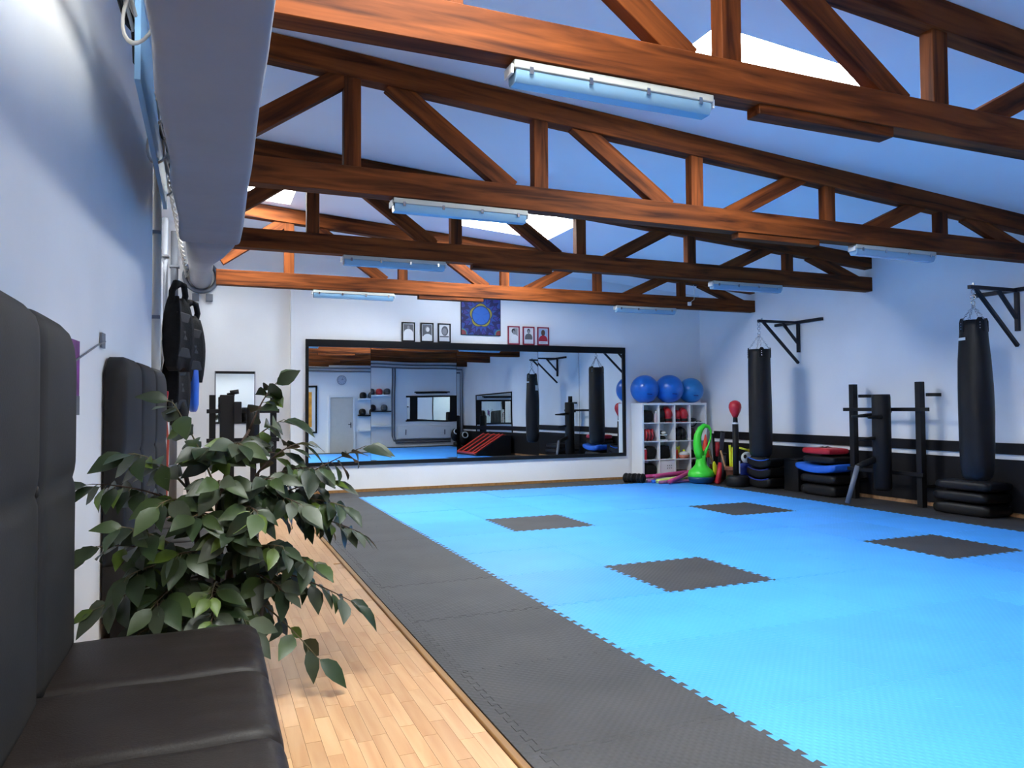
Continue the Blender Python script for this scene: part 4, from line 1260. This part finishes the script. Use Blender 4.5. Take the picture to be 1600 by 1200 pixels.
# branches: start on a trunk, end point, number of leaves
BR = [((.20, 4.10, 1.28), (.33, 4.12, 1.52), 9), ((.10, 4.09, 1.10), (.36, 4.0, 1.33), 11), ((.20, 4.14, .85), (.80, 4.10, 1.18), 15),
      ((.05, 4.10, .95), (-.16, 4.02, 1.42), 13), ((-.06, 4.08, .88), (-.50, 3.98, 1.04), 16), ((-.10, 4.08, 1.0), (-.34, 3.95, 1.18), 11),
      ((-.03, 4.08, .62), (-.48, 3.98, .75), 13), ((-.03, 4.08, .55), (-.46, 3.92, .48), 14), ((.12, 4.15, .60), (.72, 4.0, .36), 14),
      ((.10, 4.12, .50), (.50, 3.80, .17), 9), ((.20, 4.14, .85), (.76, 4.05, .72), 17), ((.20, 4.14, .90), (.66, 3.92, .88), 17),
      ((.10, 4.09, 1.10), (.14, 3.86, 1.22), 12), ((.05, 4.10, .90), (.05, 3.80, 1.05), 14), ((.05, 4.10, .90), (.30, 3.82, 1.05), 15),
      ((.06, 4.12, .65), (.10, 3.78, .80), 14), ((.06, 4.12, .60), (-.12, 3.80, .72), 14), ((.06, 4.12, .60), (.34, 3.80, .72), 13),
      ((-.03, 4.08, .55), (-.22, 3.78, .50), 14), ((.05, 4.12, .50), (.02, 3.76, .52), 13), ((.12, 4.15, .55), (.34, 3.84, .50), 12),
      ((-.06, 4.08, .88), (-.20, 3.82, .95), 13), ((.24, 4.12, 1.0), (.52, 3.98, 1.08), 13), ((-.03, 4.08, .60), (-.34, 3.88, .62), 12),
      ((.24, 4.12, 1.05), (.50, 4.25, 1.20), 9),
      ((.05, 4.10, .80), (-.05, 3.74, .90), 14), ((.10, 4.10, .85), (.22, 3.72, .90), 14), ((.12, 4.15, .60), (.50, 3.86, .62), 14), ((.06, 4.12, .45), (-.14, 3.74, .36), 12),
      ((.06, 4.12, .45), (.18, 3.74, .36), 12), ((.10, 4.09, 1.05), (-.02, 3.90, 1.20), 11),
      ((.06, 4.12, .40), (-.34, 3.80, .34), 12), ((.06, 4.12, .40), (.02, 3.70, .42), 12), ((.20, 4.14, .85), (.60, 4.05, 1.0), 12), ((.12, 4.12, .95), (.42, 3.80, .92), 13), ((-.03, 4.08, .60), (-.36, 3.80, .86), 12)]
def leaf_mesh(name, L, W, droop, fold, m):
    bm = bmesh.new(); rows = []
    for j, (t, wv) in enumerate(((0, .06), (.15, .62), (.36, 1.0), (.60, .86), (.82, .42), (1.0, .02))):
        y = L * t; z = -droop * L * t * t
        rows.append([bm.verts.new((s * W / 2 * wv, y, z + fold * W * wv * abs(s))) for s in (-1, 0, 1)])
    for a, b in zip(rows, rows[1:]):
        for k in range(2): bm.faces.new((a[k], a[k + 1], b[k + 1], b[k]))
    me = bpy.data.meshes.new(name); bm.to_mesh(me); bm.free(); me.materials.append(M[m])
    me.polygons.foreach_set('use_smooth', [True] * len(me.polygons))
    return me
LM = [leaf_mesh('leaf', .135, .072, .18, .10, 'leaf_dark'), leaf_mesh('leaf', .120, .066, .30, .14, 'leaf_dark'), leaf_mesh('leaf', .128, .070, .22, .08, 'leaf_mid'),
      leaf_mesh('leaf', .112, .060, .35, .12, 'leaf_mid'), leaf_mesh('leaf', .118, .066, .15, .10, 'leaf_grey'), leaf_mesh('leaf', .100, .052, .20, .15, 'leaf_fresh')]
leaves = []
extra = bmesh.new()
for bi, (a, b, n) in enumerate(BR):
    A, B = lw(*a), lw(*b)
    mid = A.lerp(B, .5) + Vector((0, 0, .05 + .03 * Lr.random()))
    pts = []
    for k in range(9):
        t = k / 8
        pts.append(A * (1 - t) ** 2 + mid * 2 * t * (1 - t) + B * t * t)
    obj('branch', tube(pts, [.0065 - .0045 * k / 8 for k in range(9)], 6), M['twig'] if bi % 2 else M['stem'], fic, smooth=True)
    n = int(n * 1.3)
    for k in range(n):
        t = .22 + .78 * (k + .5) / n if k < n - 1 else 1.0
        f = t * 8; i0 = min(7, int(f)); P = pts[i0].lerp(pts[i0 + 1], f - i0)
        d = (pts[i0 + 1] - pts[i0]).normalized()
        side = 1 if k % 2 else -1
        sv = d.cross(Vector((0, 0, 1)))
        sv = sv.normalized() if sv.length > .05 else Vector((1, 0, 0))
        last = k >= n - 2
        out = (d * (.5 if not last else 1.1) + sv * side * (.75 + .4 * Lr.random()) * (1 if not last else .35) + Vector((Lr.uniform(-.25, .25), Lr.uniform(-.3, .1), Lr.uniform(-.95, -.05)))).normalized()
        rad = Vector((P.x, P.y - .25, 0))
        rad = rad.normalized() if rad.length > .05 else Vector((0, -1, 0))
        up = rad * .8 + Vector((Lr.uniform(-.4, .4), Lr.uniform(-.5, .2), .62 + Lr.uniform(-.35, .35)))
        xv = out.cross(up).normalized(); zv = xv.cross(out).normalized()
        rot = Matrix((xv, out, zv)).transposed()
        stalk = P + out * .022
        r_ = Lr.random()
        mi = 5 if r_ < .12 else (4 if r_ < .34 else (2 + int(Lr.random() * 2) if r_ < .62 else int(Lr.random() * 2)))
        leaves.append((stalk.y, mi, Matrix.Translation(stalk) @ rot.to_4x4() @ Matrix.Scale(Lr.uniform(1.0, 1.42), 4)))
        add_tube(extra, [P, stalk + out * .01], .0016, 4, False)
leaves.sort(key=lambda q: q[0])
back = bmesh.new(); slots = ['leaf_dark', 'leaf_dark', 'leaf_mid', 'leaf_mid', 'leaf_grey', 'leaf_fresh']
for k, (_, mi, mx_) in enumerate(leaves):
    if k < 300:
        lf = link(bpy.data.objects.new('leaf', LM[mi])); lf.parent = fic; lf.matrix_local = mx_
    else:
        n0 = len(back.faces); v0 = len(back.verts)
        back.from_mesh(LM[mi]); back.verts.ensure_lookup_table(); back.faces.ensure_lookup_table()
        bmesh.ops.transform(back, matrix=mx_, verts=back.verts[v0:])
        for f in back.faces[n0:]: f.material_index = mi
o = obj('rear_leaves', back, [M[q] for q in slots], fic, smooth=True); o['kind'] = 'stuff'
o = obj('leaf_stalks', extra, M['twig'], fic); o['kind'] = 'stuff'

# ------------------------------------------------------------------ recess at the left: locker, vests, rack
lk = thing('metal_locker', 'tall cream metal locker standing past the end of the left wall', 'locker', (-0.72, 8.15, ZF))
obj('body', span(-.24, .26, -.40, .50, 0, 2.33), M['cream'], lk, bevel=.006)
for k in range(2):
    obj('locker_door', span(.262, .285, -.39 + .45 * k, .04 + .45 * k, .06, 2.27), M['cream'], lk, bevel=.004)
for z in (.4, 1.15, 1.9):
    obj('hinge', box((.292, -.385, z), (.018, .03, .10)), M['chrome'], lk, bevel=.003)
def vest(loc, label, s=1.0, rz=0):
    t = thing('body_protector', label, 'vest', loc, rz, 'black body protectors hanging by the locker')
    bm = bmesh.new(); add_box(bm, (0, 0, 0), (1, 1, 1)); bmesh.ops.subdivide_edges(bm, edges=bm.edges[:], cuts=7, use_grid_fill=True)
    for v in bm.verts:
        x, y, z = v.co * 2
        wv = 1 - .30 * max(0, z) ** 2
        v.co = Vector((x * .085 * (1 - .4 * z * z) + .02 * y * y, y * .20 * wv * (1 - .12 * abs(x)), z * .34 + .02 * math.sin(5 * y)))
    obj('padding', bm, M['black_cloth'], t, smooth=True)
    for sy in (-1, 1):
        obj('shoulder_strap', tube([(.0, .13 * sy, .26), (.02, .16 * sy, .40), (.03, .10 * sy, .49), (.02, .02 * sy, .50), (-.03, 0, .46)], .032, 8), M['black_cloth'], t, smooth=True)
    for k in range(3):
        obj('quilt_band', box((.075, 0, -.18 + .17 * k), (.02, .34, .10)), M['black_vinyl'], t, bevel=.01)
    return t
vest((-.29, 7.98, 2.12), 'black body protector hanging high against the locker side', rz=-.35)
vest((-.20, 8.74, 2.04), 'black body protector hanging nearer the far wall corner', rz=-.45)
vest((-.32, 8.36, 1.62), 'crumpled black body protector hanging lowest above the blue shield', rz=-.3)
bs = thing('blue_shield', 'bright blue oval strike shield hanging below the black vests', 'shield', (-.15, 8.86, 1.66))
obj('pad', lathe([(.08, -.30), (.13, -.275), (.165, -.22), (.175, 0), (.165, .22), (.13, .275), (.08, .30)], 24, ell=(.34, 1)), M['blue_vinyl'], bs, smooth=True)
obj('backing', box((-.066, 0, 0), (.02, .24, .40)), M['black'], bs, bevel=.008)
for k, z in enumerate((1.0, 1.22)):
    pass
bg = thing('gear_bag', 'dark patterned gear bag hanging under the vests beside the blue shield', 'bag', (-.27, 8.40, 1.30))
bm = ball((0, 0, 0), (.085, .16, .20), 16)
obj('bag_body', bm, M['black_cloth'], bg, smooth=True)
obj('strap', tube([(0, -.08, .17), (0, 0, .30), (0, .08, .17)], .012, 6), M['maroon'], bg, smooth=True)
rh = thing('red_cable', 'red cable hanging in a loop beside the second bench end', 'cable', (-.355, 7.71, 0.9))
obj('cord', tube([(0, 0, .62), (-.02, .02, .50), (.01, .0, .2), (0, -.03, -.3), (.01, .02, -.75)], .012, 6), M['cable_red'], rh, smooth=True)
obj('plug', tube([(.03, .01, .58), (.035, .01, .34)], [.02, .014], 8), M['black'], rh, smooth=True)
obj('socket', box((-.06, .02, .64), (.14, .04, .04)), M['red'], rh, bevel=.006)

# rack machine in front of the small mirror
rk = thing('weight_rack', 'black steel exercise rack with pads in front of the small mirror', 'rack', (.50, 11.9, 0))
for x in (-.44, .42):
    obj('upright', span(x - .045, x + .045, -.05, .05, 0, 1.60), M['black'], rk, bevel=.005)
for z in (1.36, .93):
    obj('cross_bar', span(-.52, .50, -.085, -.05, z - .03, z + .03), M['black'], rk, bevel=.004)
obj('weight_tower', span(-.34, -.14, -.14, .04, .0, 1.60), M['black'], rk, bevel=.012)
obj('tower_head', tube([(-.20, -.10, 1.63), (-.08, -.10, 1.65)], .035, 10), M['black'], rk, smooth=True)
obj('pulley_block', span(-.15, -.04, -.18, -.06, 1.18, 1.50), M['black'], rk, bevel=.012)
obj('roller_pad', lathe([(.08, .92), (.095, .94), (.095, 1.40), (.08, 1.42)], 20, (.12, -.10, 0)), M['black_vinyl'], rk, smooth=True)
obj('seat_pad', box((.12, -.25, .86), (.55, .40, .10)), M['black_vinyl'], rk, bevel=.02)
obj('seat_leg', span(.08, .16, -.30, -.20, 0, .81), M['black'], rk)
obj('foot_bar', span(-.50, .52, -.40, -.34, 0, .06), M['black'], rk, bevel=.004)
obj('side_foot', span(-.48, -.42, -.40, .25, 0, .05), M['black'], rk)
obj('side_foot', span(.40, .46, -.40, .25, 0, .05), M['black'], rk)
dm = thing('tennis_ball', 'tiny lime green ball on the white sideboard behind the plant', 'ball', (.15, 10.9, .80))
obj('skin', ball((0, 0, .045), .045, 14), M['yellow'], dm, smooth=True)
sbd = thing('sideboard', 'low white sideboard glimpsed through the plant leaves', 'sideboard', (-.02, 10.9, 0))
obj('carcass', span(-.28, .28, -.25, .25, ZF, .76), M['white'], sbd, bevel=.004)
obj('top_board', span(-.29, .29, -.27, .27, .762, .80), M['white'], sbd, bevel=.004)
for k in range(2):
    obj('cupboard_door', span(-.275 + .277 * k, -.002 + .277 * k, -.27, -.252, .08, .74), M['white'], sbd, bevel=.003)

# ------------------------------------------------------------------ rear wall (seen in the mirror)
d = struct(thing('door_1', None, None, (4.42, YB, ZF)))
dl = obj('door_leaf', span(-.40, .40, .005, .045, 0, 2.0), M['cream'], d, bevel=.003)
obj('door_frame', span(-.47, -.405, 0, .06, 0, 2.08), M['white'], d)
obj('door_frame', span(.405, .47, 0, .06, 0, 2.08), M['white'], d)
obj('door_frame', span(-.405, .405, 0, .06, 2.005, 2.08), M['white'], d)
obj('door_handle', tube([(.32, .045, 1.02), (.32, .10, 1.02), (.22, .10, 1.02)], .012, 8), M['black'], dl)
obj('lock_plate', span(.305, .335, .045, .05, .90, 1.10), M['black'], dl)
ck = thing('wall_clock', 'round pale grey wall clock above the door', 'clock', (4.42, YB, 2.58))
bm = bmesh.new(); add_tube(bm, [(0, .002, 0), (0, .035, 0)], .17, 32); obj('case', bm, M['print_mid'], ck)
bm = bmesh.new(); add_tube(bm, [(0, .036, 0), (0, .038, 0)], .155, 32); dial = obj('dial', bm, mat('dial', (.52, .53, .60), .5), ck)
for k in range(12):
    a = k * PI / 6
    obj('hour_mark', box((.13 * math.sin(a), .040, .13 * math.cos(a)), (.012, .003, .03), (0, a, 0)), M['print_grey'], dial)
obj('hand', box((.03, .041, .012), (.075, .003, .012), (0, -.35, 0)), M['print_dark'], ck)
obj('hand', box((.02, .043, .04), (.008, .003, .10), (0, .4, 0)), M['print_dark'], ck)
pf = thing('orange_picture', 'orange landscape picture with white mount in a black frame', 'picture', (3.08, YB, 1.55))
obj('print', span(-.30, .30, .012, .016, -.62, .62), M['orange_print'], pf)
obj('mount', span(-.42, .42, .004, .012, -.78, .78), M['paper'], pf)
obj('dark_patch', span(-.05, .16, .016, .018, -.5, -.2), M['stem'], pf)
for a in ((-.48, .48, .78, .84), (-.48, .48, -.84, -.78), (-.48, -.42, -.78, .78), (.42, .48, -.78, .78)):
    obj('frame_bar', span(a[0], a[1], .003, .035, a[2], a[3]), M['frame_black'], pf)
for k, (z, m, lab) in enumerate(((1.93, 'white', 'white floating wall shelf, topmost, carrying four helmets'), (1.35, 'black', 'black floating wall shelf carrying three helmets'), (.80, 'white', 'empty white floating wall shelf, lowest'))):
    t = thing('wall_shelf', lab, 'shelf', (5.58, YB, z), 0, 'floating shelves on the rear wall')
    obj('board', span(-.58, .58, .002, .24, -.06, 0) if m == 'white' else span(-.58, .58, .002, .24, -.05, 0), M[m], t, bevel=.004)
    obj('wall_plate', span(-.55, .55, .001, .012, -.10, -.062), M['white'], t)
def helmet(loc, m, label):
    t = thing('sparring_helmet', label, 'helmet', loc, 0, 'sparring helmets on the rear wall shelves')
    obj('shell', lathe([(.09, 0), (.115, .03), (.125, .10), (.115, .16), (.08, .205), (.01, .22)], 20, ell=(1, 1)), M[m], t, smooth=True)
    obj('cheek_pad', add_ball(bmesh.new(), (0, .085, .07), (.085, .05, .06), 12), M[m], t, smooth=True)
    obj('face_ring', add_torus(bmesh.new(), (0, .105, .10), .055, .010, (0, 1, .1), 16, 6), M['black'], t, smooth=True)
for x, m, lab in ((5.16, 'black_vinyl', 'black sparring helmet at the door end of the top wall shelf'), (5.46, 'grey_stick', 'dark grey sparring helmet left of the red one on the top wall shelf'), (5.74, 'red', 'red sparring helmet on the top wall shelf'), (6.02, 'grey_stick', 'grey sparring helmet beside the pipe on the top wall shelf')):
    helmet((x, YB + .125, 1.93), m, lab)
for x, m, lab in ((5.14, 'black_vinyl', 'black sparring helmet at the door end of the black wall shelf'), (5.50, 'black_vinyl', 'black sparring helmet in the middle of the black wall shelf'), (5.92, 'grey_stick', 'grey sparring helmet on the black wall shelf')):
    helmet((x, YB + .125, 1.35), m, lab)
hp = thing('heating_pipes', 'pair of grey heating pipes running along and down the rear wall', 'pipe', (6.27, YB, 0))
for s in (0, 1):
    obj('pipe', tube([(-6.2, .06, 2.88 + .12 * s), (2.80 + .08 * s, .06, 2.88 + .12 * s), (2.80 + .08 * s, .06, .12)], .028, 8), M['grey_metal'], hp, smooth=True)
    obj('riser', tube([(-.04 + .09 * s, .06, 2.86), (-.04 + .09 * s, .06, .40), (.02 + .09 * s, .06, .22 - .08 * s), (2.2, .06, .22 - .08 * s)], .028, 8), M['grey_metal'], hp, smooth=True)
rm = thing('rear_mirror', 'smaller black-framed mirror on the rear wall above the radiator', 'mirror', (7.74, YB, 1.40))
obj('mirror_pane', span(-.94, .94, .006, .010, -.42, .42), M['mirror'], rm)
for a in ((-.98, .98, .42, .48), (-.98, .98, -.48, -.42)):
    obj('frame_bar', span(a[0], a[1], .002, .03, a[2], a[3]), M['frame_black'], rm)
for x in (-.66, .86):
    obj('dark_panel', span(x - .17, x + .12, .011, .02, -.42, .42), M['black'], rm)
bs_ = thing('black_ledge', 'thin black ledge above the smaller mirror', 'shelf', (7.74, YB, 2.0))
obj('board', span(-.66, .66, .002, .14, -.02, .02), M['black'], bs_, bevel=.004)
obj('wall_plate', span(-.6, .6, .001, .02, -.05, -.022), M['black'], bs_)
rd = thing('radiator', 'long white panel radiator below the smaller mirror', 'radiator', (7.45, YB + .004, .52))
obj('panel', span(-1.0, 1.0, .05, .12, -.24, .24), M['white'], rd, bevel=.01)
for x in (-.7, .75):
    obj('bracket', span(x - .03, x + .03, .0, .05, -.2, .2), M['white_plastic'], rd)
    obj('front_clip', span(x - .02, x + .02, .121, .135, -.10, .10), M['grey_metal'], rd)
# long mirror on the right wall near the rear corner
lm = thing('side_mirror', 'long black-edged mirror on the side wall near the rear corner', 'mirror', (XR, 1.15, 1.16))
obj('mirror_pane', span(-.012, -.006, -1.65, 1.65, -.82, .82), M['mirror'], lm)
for a in ((-1.68, 1.68, .82, .86), (-1.68, 1.68, -.86, -.82), (-1.68, -1.65, -.82, .82), (1.65, 1.68, -.82, .82)):
    obj('frame_bar', span(-.03, -.001, a[0], a[1], a[2], a[3]), M['frame_black'], lm)
cm = thing('crash_wedge', 'black foam wedge with orange-red straps on the floor by the side mirror', 'wedge', (8.45, 2.1, 0))
obj('wedge_body', add_prism(bmesh.new(), [(-.60, 0), (.60, 0), (.60, .62), (.35, .62), (-.60, .06)], -.95, .95), M['black_vinyl'], cm, bevel=.02)
for y in (-.85, -.4, .1, .55, .85):
    obj('strap', box((-.12, y, .375), (1.12, .12, .02), (0, -.535, 0)), M['red_orange'], cm)
obj('edge_strap', box((-.59, 0, .08), (.05, 1.8, .06), (0, -.53, 0)), M['red_orange'], cm)
obj('edge_strap', span(.33, .42, -.9, .9, .622, .64), M['red_orange'], cm)
bp_ = thing('body_opponent', 'black padded post with two round target pads in the rear corner', 'training dummy', (8.66, -1.2, 0))
obj('post', lathe([(.10, .02), (.13, .04), (.13, 1.25), (.10, 1.28)], 20), M['black'], bp_, smooth=True)
obj('foot', lathe([(.28, 0), (.30, .02), (.30, .12), (.12, .18)], 24), M['black_vinyl'], bp_, smooth=True)
for x in (-.26, .24):
    obj('target_pad', ball((x, .12, .42), (.19, .11, .26), 14), M['black_vinyl'], bp_, smooth=True)
    obj('target_ring', add_torus(bmesh.new(), (x, .24, .56), .105, .022, (0, 1, .2), 22, 8), M['white_plastic'], bp_, smooth=True)
